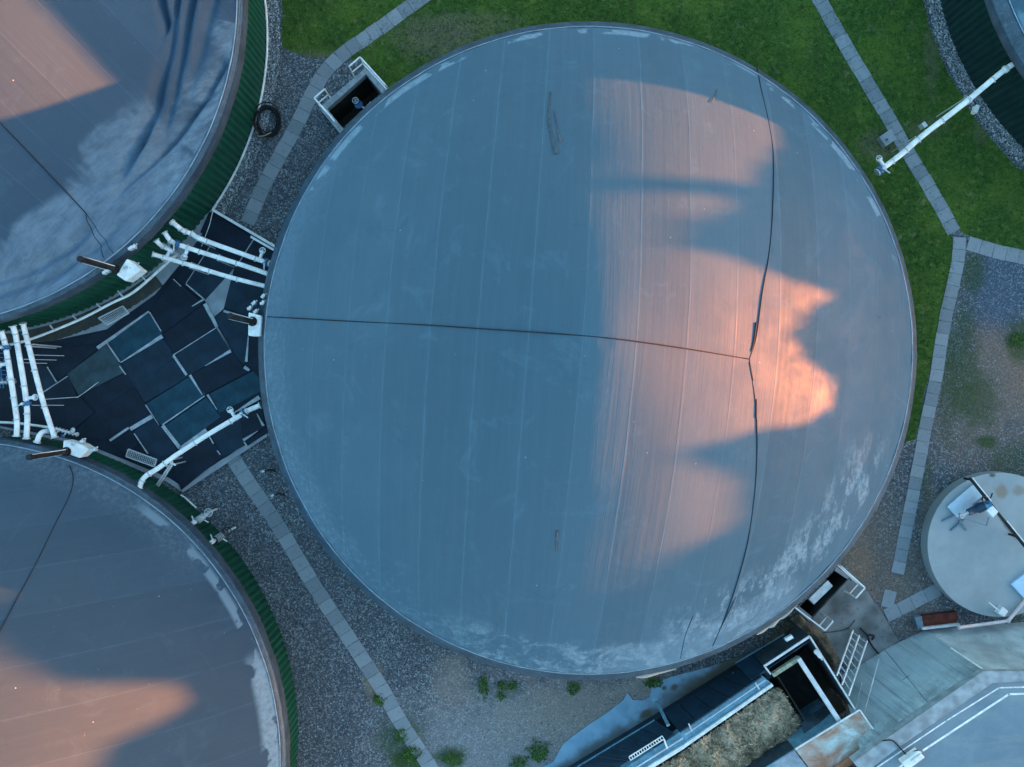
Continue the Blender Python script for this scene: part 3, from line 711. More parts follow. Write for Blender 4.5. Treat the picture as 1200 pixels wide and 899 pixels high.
# ------------------------------------------------------------------ pipes
def ppath(px, z):
    if not isinstance(z, (list, tuple)): z = [z]*len(px)
    return smoothpath([P(x, y, zz) for (x, y), zz in zip(px, z)], 6)
def handwheel(bm, c, r, axis='Z'):
    n = 14
    ring = [Vector((r*math.cos(2*PI*k/n), r*math.sin(2*PI*k/n), 0)) for k in range(n+1)]
    if axis == 'Y': ring = [Vector((v.x, 0, v.y)) for v in ring]
    tube(bm, [c+v for v in ring], r*.13, 5, False)
    for k in (0, 1, 2): bar(bm, c-ring[k*2+1], c+ring[k*2+1], r*.14)
def flange(bm, c, d, r, th=.03): d = Vector(d).normalized(); tube(bm, [c-d*th, c+d*th], r, 14)
def pipe(lab, px, z, r, flanges=(), supports=(), valve=None, tee=None, cat='pipe', group='white pipes between the tanks', body=True):
    pts = ppath(px, z); base = pts[len(pts)//2]
    t = thing('gas_pipe', lab, cat, (base.x, base.y, .1), group)
    bm = NB(); tube(bm, pts, r, 14); obj('pipe_run', bm, W_PAINT, t)
    def at(f):
        i = min(len(pts)-2, int(f*(len(pts)-1))); return pts[i].lerp(pts[i+1], f*(len(pts)-1)-i), (pts[i+1]-pts[i]).normalized()
    nb = int(sum((b-a).length for a, b in zip(pts, pts[1:]))/.75)
    for i in range(1, nb):
        p, d = at(i/nb); bm = NB(); tube(bm, [p-d*.022, p+d*.022], r*1.1, 14); u, v = frame_at(d); boxc(bm, (p.x+u.x*r*1.1, p.y+u.y*r*1.1, p.z-.03), .05, .05, .06, 0, 0); obj('clamp_band', bm, GALV, t)
    for f in (0, 1)+tuple(flanges):
        p, d = at(min(f, .999)); bm = NB(); flange(bm, p, d, r*1.45, .022); obj('flange', bm, STEEL, t)
    if valve is not None:
        p, d = at(valve); bm = NB(); flange(bm, p, d, r*1.7, .07)
        for k in range(8):
            a = 2*PI*k/8; u, v = frame_at(d); q = p+(u*math.cos(a)+v*math.sin(a))*r*1.5
            tube(bm, [q-d*.1, q+d*.1], .014, 6)
        vo = obj('valve', bm, BLUEP, t)
        bm = NB(); tube(bm, [p, p+Vector((0, 0, r*2.6))], .025, 8); u, v = frame_at(d)
        bar(bm, p+Vector((0, 0, r*2.6)), p+Vector((0, 0, r*2.6))+u*.28+d*.1, .035); boxc(bm, (p.x, p.y, p.z+r*2.3), .1, .07, .1, .5)
        obj('lever', bm, STEEL, vo)
    if tee is not None:
        f, sgn = tee; p, d = at(f); u, v = frame_at(d); u = u*sgn
        bm = NB(); tube(bm, [p, p+u*.32], r*.7, 12); flange(bm, p+u*.32, u, r*1.1); c = obj('tee_branch', bm, W_PAINT, t)
        bm = NB(); handwheel(bm, p+u*.36+Vector((0, 0, .05)), .11); obj('handwheel', bm, STEEL, c)
    for f in supports:
        p, d = at(f); bm = NB(); u, v = frame_at(d)
        bar(bm, p+u*r*1.2-Vector((0, 0, r)), Vector((p.x, p.y, .13))+u*.1, .04); bar(bm, p-u*r*1.2-Vector((0, 0, r)), Vector((p.x, p.y, .13))-u*.1, .04)
        bar(bm, p-u*r*1.5-Vector((0, 0, r)), p+u*r*1.5-Vector((0, 0, r)), .04); obj('support', bm, STEEL, t)
    return t
pipe('uppermost of the white pipes crossing from the folded tank to the big tank', [(202, 260.5), (209, 266), (216, 271), (225, 274), (235, 280), (285, 298), (306, 305.5), (316, 309)], [2.3, 2.3, 2.1, 1.9, 1.9, 1.9, 1.9, 1.9], .085, flanges=(.3, .42), supports=(.55,), valve=.93, tee=(.84, -1))
pipe('middle white pipe with a blue valve, between two parallel pipes to the big tank', [(193, 272.5), (199.5, 281.5), (210, 287), (234, 295), (277.5, 308.6), (314, 321)], [2.3, 2.2, 2.0, 1.9, 1.9, 1.9], .085, flanges=(.5,), supports=(.7,), valve=.36, tee=(.5, 1))
pipe('lowest straight white pipe of the group from the folded tank to the big tank', [(179, 298), (195, 302.5), (230, 313), (270, 325), (311, 335.5)], [2.2, 2.0, 1.9, 1.9, 1.9], .08, supports=(.45,))
pipe('short white stub pipe with a hand valve, leftmost beside the folded tank', [(183, 281.5), (187, 286), (192, 289), (203, 295)], [2.3, 2.2, 2.0, 1.9], .085, flanges=(.6,), tee=(.9, 1))
pipe('leftmost vertical white pipe at the left edge, with two dark joints', [(1, 388), (4, 396), (7, 408), (13, 445), (18, 478), (20, 495), (19.5, 511)], [2.2, 2.1, 2.0, 2.0, 2.0, 2.0, 2.0], .095, flanges=(.5,), valve=.33, tee=(.42, 1))
pipe('middle of the three vertical white pipes at the left edge', [(15, 382), (18, 391), (20, 402), (28.5, 452.6), (32, 485), (31, 514)], [2.2, 2.1, 2.0, 2.0, 2.0, 2.0], .095, valve=.72, tee=(.68, -1))
pipe('rightmost straight pipe of the three vertical white pipes at the left edge', [(27, 379), (31, 395), (36, 415), (49.5, 467.6), (64, 513)], [2.2, 2.0, 2.0, 2.0, 2.0], .09, supports=(.4,))
pipe('short white elbow pipe by the valve cluster above the lower left tank', [(56, 505), (50, 506.5), (46, 511), (43.5, 518)], [1.8, 1.9, 2.0, 2.0], .09)
pipe('long sloping white pipe from the lower left tank up to the big tank', [(163.5, 572), (166, 564), (172, 557), (185, 549), (207.6, 532.6), (245, 508.5), (278, 489), (288.6, 482), (305, 475)], [1.9, 1.9, 1.9, 1.9, 1.9, 1.9, 1.9, 1.9, 1.9], .09, flanges=(.88,), supports=(.42,), valve=.83, tee=(.74, -1))
tp = pipe('long white pipe crossing the lawn to the dark green tank at top right', [(1028, 202), (1056, 181), (1080, 160), (1130, 121), (1172, 86), (1189, 74)], [1.9, 1.9, 2.0, 2.1, 2.2, 2.25], .10, flanges=(.05, .62, .85), supports=(.38, .62), group=None, tee=(.06, -1), valve=.02)
bm = NB(); p = P(1037, 164, 0); boxc(bm, (p.x, p.y, 0), .55, .45, .28, .6, .02); tube(bm, [p+Vector((-.1, -.1, .28)), p+Vector((-.1, -.1, .5))], .05, 8)
tag(own(obj('meter_box', bm, CONC)), 'small grey concrete box on the lawn beside the pipe end at the big tank', 'box')
bm = NB(); p = P(1079, 149); boxc(bm, (p.x, p.y, 0), .16, .2, .3, .6); tag(own(obj('marker_post', bm, STEEL)), 'tiny grey block on the lawn halfway along the long pipe', 'marker')
bm = NB(); p = P(1140.5, 130); boxc(bm, (p.x, p.y, 0), .14, .3, .25, -.35); tag(own(obj('marker_stone', bm, W_PAINT)), 'small white block on the pebble strip by the long pipe', 'marker')
bm = NB(); bar(bm, P(1169, 26, .8), P(1173, 33, .8), .06); tag(own(obj('wall_bracket', bm, W_PAINT)), 'tiny white bracket on the dark green tank wall', 'bracket')
# curved guard rails along the tank feet
def curved(lab, px, z, studs):
    pts = ppath(px, z); t = thing('ring_pipe', lab, 'pipe', (pts[5].x, pts[5].y, .1))
    bm = NB(); tube(bm, pts, .05, 10); obj('pipe_run', bm, W_PAINT, t)
    bm = NB(); tube(bm, [p+Vector((0, 0, -.12)) for p in pts], .016, 6); obj('cable', bm, STEEL, t)
    for a, b in studs:
        bm = NB(); bar(bm, P(*a, 1.1), P(*b, 1.1), .05); obj('bracket', bm, STEEL, t)
curved('curved white pipe running round the foot of the top left tank', [(-40, 412), (0, 406), (34.5, 398), (90, 376), (130, 355.5), (157.5, 341.5), (195, 308.6), (207, 298)], 1.1,
       [((164, 322), (172, 330)), ((138, 341), (145, 349)), ((113, 356), (120, 362.5)), ((85.5, 370), (91, 376)), ((58.5, 381), (64, 388))])
curved('curved white pipe round the upper wall of the lower left tank', [(-40, 494), (0, 495), (22, 496.2), (54, 500.5), (64, 503)], 1.1, [])
# pipe prop under long pipe end
bm = NB(); bar(bm, P(202, 541, 1.7), P(177, 578, 0.1), .05); bar(bm, P(203, 543, 1.7), P(181, 577, .1), .05); bar(bm, P(196, 540, 1.75), P(206, 545, 1.75), .06)
tag(own(obj('pipe_prop', bm, W_PAINT)), 'pair of pale struts propping the sloping pipe at the lower left tank', 'strut')

# valve clusters
def cluster(lab, px, z, rot, n=7, seed=1, big=.07):
    rnd = random.Random(seed); c = P(*px, z)
    t = thing('valve_cluster', lab, 'valves', (c.x, c.y, 0))
    bm = NB(); d = Vector((math.cos(rot), math.sin(rot), 0)); e = Vector((-d.y, d.x, 0))
    tube(bm, [c-d*.45, c+d*.45], .05, 10)
    for k in range(n):
        p = c+d*(-.4+.8*k/(n-1)); flange(bm, p, d, .085, .014)
    obj('manifold', bm, STEEL, t)
    for k in range(3):
        p = c+d*(-.3+.3*k); q = p+e*rnd.choice((-1, 1))*.16+Vector((0, 0, .12))
        bm = NB(); tube(bm, [p, q], .03, 8); flange(bm, q, q-p, .05, .02); s_ = obj('branch', bm, GALV, t)
        bm = NB(); handwheel(bm, q+Vector((0, 0, .05)), big); obj('handwheel', bm, W_PAINT if k != 1 else BLUEP, s_)
cluster('silver valve cluster right of the vertical pipes above the lower left tank', (78, 506), 1.7, -.25, seed=3)
cluster('silver valves between the short stub and the lowest pipe by the folded tank', (206, 297), 1.7, -.5, seed=5)
cluster('blue and silver valves crossing the vertical pipes at the left edge', (4, 448), 1.6, .05, seed=9)
bm = NB()
for x in (-2, 1.5): bar(bm, P(x-4, 412, 1.5), P(x+3, 455, 1.5), .04)
for i in range(8): bar(bm, P(-6+i*.7, 414+i*5, 1.5), P(6+i*.7, 414+i*5, 1.5), .03)
tag(own(obj('cable_ladder', bm, BLUEP)), 'blue rungs of a cable tray behind the leftmost pipe', 'cable tray')
t = thing('thin_conduits', 'thin pale conduits spreading right from the vertical white pipes', 'conduits', (*P(60, 440).xy, .1))
for a, b in (((38, 416), (75, 417)), ((28, 421), (66, 422)), ((25, 425), (55, 426)), ((52, 468), (90, 465.5)), ((90, 466), (98, 461)), ((98, 461), (115, 448)), ((38, 475), (75, 475))):
    bm = NB(); tube(bm, [P(*a, .9), P(*b, .9)], .014, 6); obj('conduit', bm, STEEL, t)
bm = NB(); tube(bm, ppath([(255, 238), (249, 250), (246, 262), (241, 276), (236, 289)], .5), .013, 6)
tag(own(obj('ground_cable', bm, W_PAINT)), 'thin pale cable hanging across the black mat below the pebble strip', 'cable')

# relief valve boxes with black chimneys
def relief(lab, quad, ztop, stack, zst, extra, zfoot=0.):
    c = P(sum(q[0] for q in quad)/len(quad), sum(q[1] for q in quad)/len(quad), ztop)
    t = thing('pressure_relief_valve', lab, 'relief valve', (c.x, c.y, 0), 'white relief valve boxes with black chimneys on the tank rims')
    bm = NB(); pprism(bm, quad, ztop-.55, ztop, .03); b = obj('valve_box', bm, W_PAINT, t)
    bm = NB(); q = P(quad[0][0]*.6+c.x*0+quad[2][0]*.4, quad[0][1]*.6+quad[2][1]*.4, ztop); boxc(bm, (q.x, q.y, ztop), .14, .1, .06, .4); obj('lid_handle', bm, GALV, b)
    p0 = P(*stack, ztop-.1)
    bm = NB(); tube(bm, [p0, p0+Vector((0, 0, zst))], .085, 14, True); tube(bm, [p0+Vector((0, 0, zst-.12)), p0+Vector((0, 0, zst+.02))], .10, 14)
    ch = obj('chimney', bm, BLACK, t)
    bm = NB(); o = Vector((.06, .085, 0)); tube(bm, [p0+o, p0+o+Vector((0, 0, zst-.1))], .014, 6); tube(bm, [p0-o*1.1, p0-o*1.1+Vector((0, 0, zst-.1))], .01, 6); obj('highlight_rod', bm, W_PAINT, ch)  # thin white rods stand in for the highlight along the black pipe
    bm = NB(); flange(bm, p0+Vector((0, 0, .12)), (0, 0, 1), .17, .03); flange(bm, p0+Vector((0, 0, .24)), (0, 0, 1), .14, .02)
    for k in range(6):
        a = k*PI/3; tube(bm, [p0+Vector((.14*math.cos(a), .14*math.sin(a), .08)), p0+Vector((.14*math.cos(a), .14*math.sin(a), .32))], .015, 5)
    obj('collar', bm, BLACK, t)
    for (x, y) in extra:
        bm = NB(); e = P(x, y, ztop-.2); boxc(bm, (e.x, e.y, ztop-.25), .12, .1, .2, random.random()); tube(bm, [e, e+Vector((.12, .1, .1))], .03, 8)
        flange(bm, e+Vector((.05, .05, .1)), (1, .5, 0), .06); obj('fitting', bm, STEEL, t)
relief('white relief valve box with black chimney on the rim of the folded top left tank', [(148.5, 303), (165, 316), (147, 329.5), (136, 322)], 3.2, (137, 316), 2.3, [(128, 318), (124, 320), (154, 292), (158, 290), (160, 312)])
relief('white relief valve box with black chimney on the rim of the lower left tank', [(74, 516), (95, 521), (104, 527), (93, 537), (73, 530)], 2.5, (80, 529), 2.25, [(108, 528), (98, 517), (112, 527)])
relief('white relief valve box with black chimney at the left rim of the big tank', [(291, 366), (306, 370), (305, 394), (290.5, 393.5)], 3.1, (297, 377), 2.25, [(293, 362), (300, 366), (298, 356), (308, 356), (309, 348)])
# mixers through the lower left wall
DKM = simple('dark_motor', (.06, .06, .07), .5, .4, .3)
def mixer(lab, a, b, s_):
    pa, pb = P(*a, 1.5), P(*b, .7); d = (pb-pa).normalized(); e = Vector((-d.y, d.x, 0)).normalized()
    t = thing('agitator_drive', lab, 'agitator', (pb.x, pb.y, 0), 'agitator drives on the wall of the lower left tank')
    bm = NB(); tube(bm, [pa, pb], .05, 10); obj('shaft_pipe', bm, STEEL, t)
    m_ = pa.lerp(pb, .55); bm = NB(); tube(bm, [m_-d*.16, m_+d*.16], .13, 14); tube(bm, [m_+d*.16, m_+d*.3], .09, 12); obj('motor', bm, DKM if s_ else GALV, t)
    bm = NB(); 
    for k in range(5): flange(bm, m_-d*.12+d*.06*k, d, .15, .01)
    obj('cooling_fins', bm, GALV, t)
    bm = NB(); handwheel(bm, pb+Vector((0, 0, .15)), .15); obj('crank_wheel', bm, BLACK if s_ else STEEL, t)
    bm = NB(); bar(bm, pa.lerp(pb, .3)+e*.02, pa.lerp(pb, .3)+e*.28-Vector((0, 0, .2)), .04); bar(bm, pa.lerp(pb, .6), pa.lerp(pb, .7)-e*.3, .035)
    bar(bm, pb, (pb.x, pb.y, 0), .06); obj('bracket', bm, W_PAINT, t)
    bm = NB(); flange(bm, pa, d, .17, .03); obj('wall_flange', bm, BLACK, t)
    bm = NB(); boxc(bm, (pa.lerp(pb, .33).x, pa.lerp(pb, .33).y, 1.35), .2, .16, .14, .6); obj('terminal_box', bm, W_PAINT, t)
mixer('upper agitator drive with white boxes on the green wall of the lower left tank', (220, 618), (246, 600), 0)
mixer('lower agitator drive with a dark crank wheel on the green wall', (242, 640), (268, 622), 1)
bm = NB(); bar(bm, P(217, 583, .3), P(230, 595, .3), .05); bar(bm, P(212, 580, .3), P(217, 583, .3), .04); tag(own(obj('foot_bar', bm, W_PAINT)), 'short white bar on the ground at the foot of the green wall', 'bar')
def spike(px, lab):
    p = P(*px); t = thing('ground_tap', lab, 'tap', (p.x, p.y, 0), 'small taps in the gravel left of the big tank')
    bm = NB(); tube(bm, [p, p+Vector((0, 0, .35))], .045, 10); boxc(bm, (p.x, p.y, .35), .12, .08, .06, .5); obj('head', bm, STEEL, t)
    bm = NB(); tube(bm, smoothpath([p+Vector((.05, 0, .3)), p+Vector((.2, .05, .3)), p+Vector((.34, .0, .15)), p+Vector((.34, -.05, .02))], 5), .035, 8); obj('hose', bm, BLACK, t)
spike((323, 579), 'small tap with black hose in the gravel, lower of two beside the big tank')
spike((312, 551), 'small tap with black hose in the gravel, upper of two beside the big tank')

# hose coil
c = P(315, 143); t = thing('hose_coil', 'coiled black hose lying on the pebbles beside the top left tank', 'hose', (c.x, c.y, 0))
bm = NB(); pts = []
for i in range(7*28):
    a = 2*PI*i/28; k = i/28; r = .43+.08*math.sin(k*2.3)+.015*k; pts.append(c+Vector((r*.92*math.cos(a)+.03*math.sin(k*1.7), r*1.12*math.sin(a)+.03*math.cos(k*2.9), .03+.028*k+.01*math.sin(a*3+k))))
tube(bm, pts, .024, 7); obj('hose', bm, BLACK, t)
bm = NB(); tube(bm, smoothpath([P(302, 160, .2), P(310, 159, .24), P(318, 155, .24)], 4), .02, 6); obj('tie', bm, simple('tan_tie', (.5, .35, .2), .7), t)

# ------------------------------------------------------------------ pits
DARKW = simple('dark_pit_wall', (.05, .05, .045), .9, .2, var=.4, sc=1)
def pit(lab, inner, outer, ztop, depth, rails, wmat):
    c = P(sum(q[0] for q in inner)/4, sum(q[1] for q in inner)/4)
    t = thing('pump_pit', lab, 'pit', (c.x, c.y, 0), None)
    if outer:
        for (o1, o2, i1, i2) in outer:
            bm = NB(); pprism(bm, [o1, o2, i2, i1], -.05, ztop, .008); obj('coping', bm, wmat, t)
    bm = NB(); q = [P(x, y).xy for x, y in inner]
    hi = [bm.verts.new((v.x, v.y, 0.0)) for v in q]; lo = [bm.verts.new((v.x, v.y, -depth)) for v in q]
    for i in range(4): bm.faces.new((hi[i], hi[(i+1) % 4], lo[(i+1) % 4], lo[i]))
    bm.faces.new(lo); obj('lining', bm, DARKW, t)
    for pl in rails:
        bm = NB(); pts = [P(x, y, z) for x, y, z in pl]
        for a, b in zip(pts, pts[1:]): bar(bm, a, b, .05)
        for a in pts[:]: bar(bm, (a.x, a.y, 0.0), a-Vector((0, 0, .02)), .045)
        low = [Vector((a.x, a.y, a.z*.5)) for a in pts]
        for a, b in zip(low, low[1:]): bar(bm, a, b, .04)
        obj('handrail', bm, W_PAINT, t)
    return t
pit('open concrete pump pit with white handrails at upper left of the big tank',
    PIT1, [((374, 126), (430, 78), (383.3, 127.8), (429, 87)), ((430, 78), (455, 102), (429, 87), (448, 110)), ((374, 127), (398, 156), (383.3, 127.8), (404, 153))], .25, 1.7,
    [[(409, 78, 1.1), (422, 67, 1.1), (452, 100, 1.1)], [(380.5, 104.5, 1.1), (368.3, 115, 1.1), (383, 131, 1.1), (392, 142, 1.1)]], simple('grey_coping', (.28, .32, .35), .85, .2, var=.3, sc=6, dirt=(.15, .16, .17, .8)))
c = P(421, 124, -.6); t = thing('pump', 'small silver pump standing in the pit by the upper left of the big tank', 'pump', (c.x, c.y, -1.7))
bm = NB(); tube(bm, [c-Vector((0, 0, 1.1)), c+Vector((0, 0, .1))], .12, 14); tube(bm, [c+Vector((0, 0, .1)), c+Vector((0, 0, .16))], .17, 14); obj('body', bm, BLUEP, t)
bm = NB(); tube(bm, [c+Vector((0, 0, .1)), c+Vector((.25, -.15, .1)), c+Vector((.5, .1, .1))], .05, 8); handwheel(bm, c+Vector((-.1, .12, .25)), .12); obj('outlet', bm, W_PAINT, t)
pit('narrow open pit holding a white lid, at the lower right rim of the big tank',
    PIT2, [((980, 664), (996, 676), (978, 668.7), (992.8, 678.7)), ((931, 713), (948, 728), (937, 711), (951.4, 722.8))], .16, 2.0,
    [[(985.5, 663.4, 1.1), (1013.5, 688.7, 1.1), (1003, 700.7, 1.1)], [(932, 712, 1.1), (966.8, 738.8, 1.1), (976, 728, 1.1)]], CONC)
bm = NB(); pprism(bm, [(970, 680), (976.5, 687), (954, 709), (947.4, 702)], -.5, -.1, .02)
tag(own(obj('pit_lid', bm, W_PAINT)), 'white rectangular cover hanging inside the narrow pit at lower right', 'cover')
bm = NB()
sl = [(994, 679.5), (1013, 689), (1035, 720), (1053, 751), (1030, 768), (1008, 792), (975, 765), (944, 746), (925, 742), (945, 728), (952.5, 724)]
pprism(bm, sl, -.05, .05); struct('concrete_slab', bm, CONCD)
# hairline branches lying on slab
# ------------------------------------------------------------------ round concrete cover with agitator
c = P(1171.5, 638.5, .5); t = thing('round_cover', 'round pale concrete tank cover at the right edge below the gravel', 'tank cover', (c.x, c.y, 0))
def m_lid():
    g = G('lid_concrete', .85, .25); n = g.noise(.9, 6, .6); nf = g.noise(9, 5, .7)
    col = g.mix(g.mr(n, .3, .7), (.27, .30, .31), (.33, .36, .37)); col = g.mix(g.mr(nf, .55, .8, 0, .4), col, (.36, .42, .46))
    sp = g.noise(2.6, 5, .7); col = g.mix(g.mr(sp, .62, .75, 0, .5), col, (.22, .2, .17))
    x = g.xyz()
    for px, py, rx, ry, rot, cc in ((1174, 576, 8, 9, 0, (.25, .19, .14)), (1195, 575, 9, 7, 0, (.25, .21, .17)), (1180, 617, 3, 20, -.65, (.16, .12, .10)), (1163, 557, 4, 2.5, 0, (.05, .05, .05))):
        # blob() is in yard coordinates; this object sits at its own origin
        q = P(px, py, .5)-c; dx = g.ma('SUBTRACT', x[0], q.x); dy = g.ma('SUBTRACT', x[1], q.y)
        ca, sa = math.cos(rot), math.sin(rot)
        u = g.ma('DIVIDE', g.ma('ADD', g.ma('MULTIPLY', dx, ca), g.ma('MULTIPLY', dy, -sa)), rx/30); v = g.ma('DIVIDE', g.ma('ADD', g.ma('MULTIPLY', dx, sa), g.ma('MULTIPLY', dy, ca)), ry/30)
        d = g.ma('SQRT', g.ma('ADD', g.ma('MULTIPLY', u, u), g.ma('MULTIPLY', v, v))); d = g.ma('ADD', d, g.ma('MULTIPLY', g.ma('SUBTRACT', sp, .5), 1.4))
        col = g.mix(g.mr(d, .4, 1.2, .8, 0), col, cc)
    g.col(col); g.bump(nf, .01, .5); return g.m
bm = NB(); n = 96; rr = 84.5/30*(1-.5/H)
prism(bm, [(c.x+rr*math.cos(2*PI*i/n), c.y+rr*math.sin(2*PI*i/n)) for i in range(n)], 0, .5, .02)
obj('lid', bm, m_lid(), t)
bm = NB(); pprism(bm, [(1110, 594), (1141, 567), (1152.3, 581), (1122, 607)], .503, .6, .01); obj('hatch', bm, simple('pale_blue_steel', (.45, .58, .68), .4, .5, .2, var=.12, sc=2), t)
bm = NB(); a, b = P(1136.5, 560.4, .95), P(1215, 658, .95); bar(bm, a, b, .07, .12)
for f in (.02, .35, .7): q = a.lerp(b, f); bar(bm, (q.x, q.y, .5), q, .07)
obj('beam', bm, BLACK, t)
bm = NB(); e = Vector((.045, .035, .08)); bar(bm, a+e, a.lerp(b, .28)+e, .035); bar(bm, a.lerp(b, .52)+e, b+e, .035); obj('beam_edge', bm, W_PAINT, t)
t = thing('submersible_mixer', 'blue mixer motor with white box on the round concrete cover', 'mixer', (P(1146, 597, .5).x, P(1146, 597, .5).y, .5))
a, b = P(1126, 604, .85), P(1160, 590, 1.0); d = (b-a).normalized()
bm = NB(); tube(bm, [a.lerp(b, .25), a.lerp(b, .55), a.lerp(b, .56), a.lerp(b, .8)], [.13, .14, .19, .17], 14); obj('motor', bm, simple('dark_blue_paint', (.02, .05, .09), .5, .4), t)
bm = NB(); tube(bm, [a.lerp(b, .8), b], .15, 14); obj('gearbox', bm, simple('bright_blue_paint', (.03, .2, .38), .45, .4), t)
bm = NB(); tube(bm, [a, a.lerp(b, .25)], .07, 10); flange(bm, a, d, .12); handwheel(bm, a+Vector((0, 0, .12)), .1); obj('shaft', bm, GALV, t)
bm = NB(); pprism(bm, [(1163, 592), (1170.5, 600), (1164, 607), (1156, 598.5)], .9, 1.12, .02); obj('control_box', bm, W_PAINT, t)
bm = NB(); bar(bm, P(1104, 611, .52), P(1118, 604, .6), .06); bar(bm, P(1114, 622, .52), P(1130, 608, .6), .06); bar(bm, P(1132, 621, .52), P(1124, 610, .6), .06)
bar(bm, P(1130, 608, .85), P(1156, 616, .85), .035); bar(bm, P(1156, 616, .85), P(1159, 606, .85), .03); bar(bm, P(1140, 592, .9), P(1152, 583, .9), .05); obj('frame', bm, simple('blue_grey_steel', (.12, .2, .28), .5, .5, .3), t)
bm = NB(); tube(bm, smoothpath([P(1160, 590, 1.1), P(1152, 588, 1.15), P(1152, 582, 1.1), P(1160, 584, 1.0), P(1163, 578, .95)], 5), .025, 7); obj('cable', bm, BLACK, t)
bm = NB(); pprism(bm, [(1185, 685), (1230, 650), (1248, 672), (1201, 702)], .503, .62, .01); tag(own(obj('steel_sheet', bm, simple('pale_blue_sheet', (.42, .6, .76), .45, .4, var=.1))), 'pale blue sheet lying on the round cover at the right edge', 'sheet')
bm = NB(); pprism(bm, [(1175, 711), (1182, 716.6), (1177, 723.5), (1169.5, 719)], .2, .75, .02); bar(bm, P(1159, 706, .75), P(1171, 716, .72), .035)
tag(own(obj('junction_box', bm, W_PAINT)), 'small white junction box with a rod on the lower edge of the round cover', 'box')

# ------------------------------------------------------------------ bunker wall, road on top
def m_bunker():
    g = G('weathered_bunker_concrete', .85, .25)
    x = g.xyz(); al = math.radians(-36)
    uu = g.ma('ADD', g.ma('MULTIPLY', x[0], math.cos(al)), g.ma('MULTIPLY', x[1], math.sin(al))); vv = g.ma('SUBTRACT', g.ma('MULTIPLY', x[1], math.cos(al)), g.ma('MULTIPLY', x[0], math.sin(al)))
    st = g.noise(1, 7, .7, vec=g.comb(g.ma('MULTIPLY', uu, .35), g.ma('MULTIPLY', vv, 3.2), 0.)); n = g.noise(.8, 6, .6); nf = g.noise(12, 4, .7)
    col = g.mix(g.mr(n, .3, .7), (.33, .40, .42), (.46, .53, .55)); col = g.mix(g.mr(st, .48, .66, 0, .6), col, (.12, .15, .17)); st3 = g.noise(1, 5, .7, vec=g.comb(g.ma('MULTIPLY', uu, .8), g.ma('MULTIPLY', vv, 9.), 4.)); col = g.mix(g.mr(st3, .55, .7, 0, .5), col, (.06, .08, .10)); low = g.mr(g.xyz()[2], 1.4, 3., 0, .6); col = g.mix(g.ma('MULTIPLY', low, g.mr(g.noise(1.5, 5, .7), .3, .6)), col, (.045, .06, .07))
    col = g.mix(g.mr(st, .30, .42, .6, 0), col, (.36, .44, .48)); col = g.mix(g.mr(nf, .55, .8, 0, .35), col, (.28, .35, .38)); g.col(col); g.bump(nf, .01, .6); return g.m
BK = m_bunker()
t = thing('bunker_wall', 'streaked sloping concrete bunker wall with a cap beam in the bottom right corner', 'wall', (*P(1100, 780).xy, 0))
ZB = 3.0
def face(bm, pts, th=.25):
    v = [Vector(p) for p in pts]; nrm = (v[1]-v[0]).cross(v[2]-v[0]).normalized()
    if nrm.z < 0: nrm = -nrm
    top = [bm.verts.new(p) for p in v]; bot = [bm.verts.new(p-nrm*th) for p in v]; n = len(v)
    bm.faces.new(top); bm.faces.new(bot[::-1])
    for i in range(n): bm.faces.new((top[i], bot[i], bot[(i+1) % n], top[(i+1) % n]))
    fixn(bm)
base = [P(985, 792), P(1055, 749), P(1085, 738), P(1260, 724)]
top = [P(1010, 888, ZB), P(1090, 830, ZB), P(1152, 786, ZB), P(1290, 787, ZB)]
k = [base[0], P(1030, 765), base[2], base[3]]
bm = NB(); face(bm, [base[0], P(1036, 761), P(1092, 830, ZB), top[0]]); obj('wall_panel', bm, BK, t)
bm = NB(); face(bm, [P(1036.5, 760.6), base[2], top[2], P(1092.5, 829.6, ZB)]); obj('wall_panel', bm, BK, t)
bm = NB(); face(bm, [P(1085.6, 738.2), base[3], top[3], P(1152.6, 786, ZB)]); obj('wall_panel', bm, simple('paler_bunker_concrete', (.40, .45, .47), .85, .2, var=.3, sc=1.4, dirt=(.16, .18, .18, .8)), t)
bm = NB(); pprism(bm, [(1000, 893), (1041, 864), (1152, 786.5), (1290, 787), (1290, 796), (1163, 800), (1051, 878), (1012, 908)], ZB-.3, ZB+.08, .015); obj('cap_beam', bm, simple('cap_concrete', (.30, .34, .37), .9, .2, var=.3, sc=3, dirt=(.15, .12, .08, .6)), t)
bm = NB()
for a, b in (((1068, 759), (1131, 789)),):
    pass
bar(bm, P(1112, 758, 1.35)+Vector((0, 0, .12)), P(1150, 783, 2.9)+Vector((0, 0, .04)), .06, .02); bar(bm, P(1115, 772, 1.7)+Vector((0, 0, .1)), P(1131, 788, 2.5)+Vector((0, 0, .06)), .05, .02)
obj('pale_joint', bm, simple('white_sealant', (.75, .76, .74), .6), t)
BJ = simple('dark_joint', (.05, .06, .065), .9, .2)
def onface(a, b, c_, d_, f, h): lo = a.lerp(b, f); hi = d_.lerp(c_, f); return lo.lerp(hi, h)
q4 = (P(1036.5, 760.6), base[2], top[2], P(1092.5, 829.6, ZB)); q5 = (base[0], P(1036, 761), P(1092, 830, ZB), top[0])
for q, lst in ((q4, ((0, .5, 1, .52), (.5, 0, .5, 1))), (q5, ((0, .5, 1, .5), (.55, 0, .55, 1)))):
    nr_ = (q[1]-q[0]).cross(q[3]-q[0]).normalized(); nr_ = nr_ if nr_.z > 0 else -nr_
    for f0, h0, f1, h1 in lst:
        bm = NB(); bar(bm, onface(*q, f0, h0)-nr_*.005, onface(*q, f1, h1)-nr_*.005, .03, .016); obj('panel_joint', bm, BJ, t)
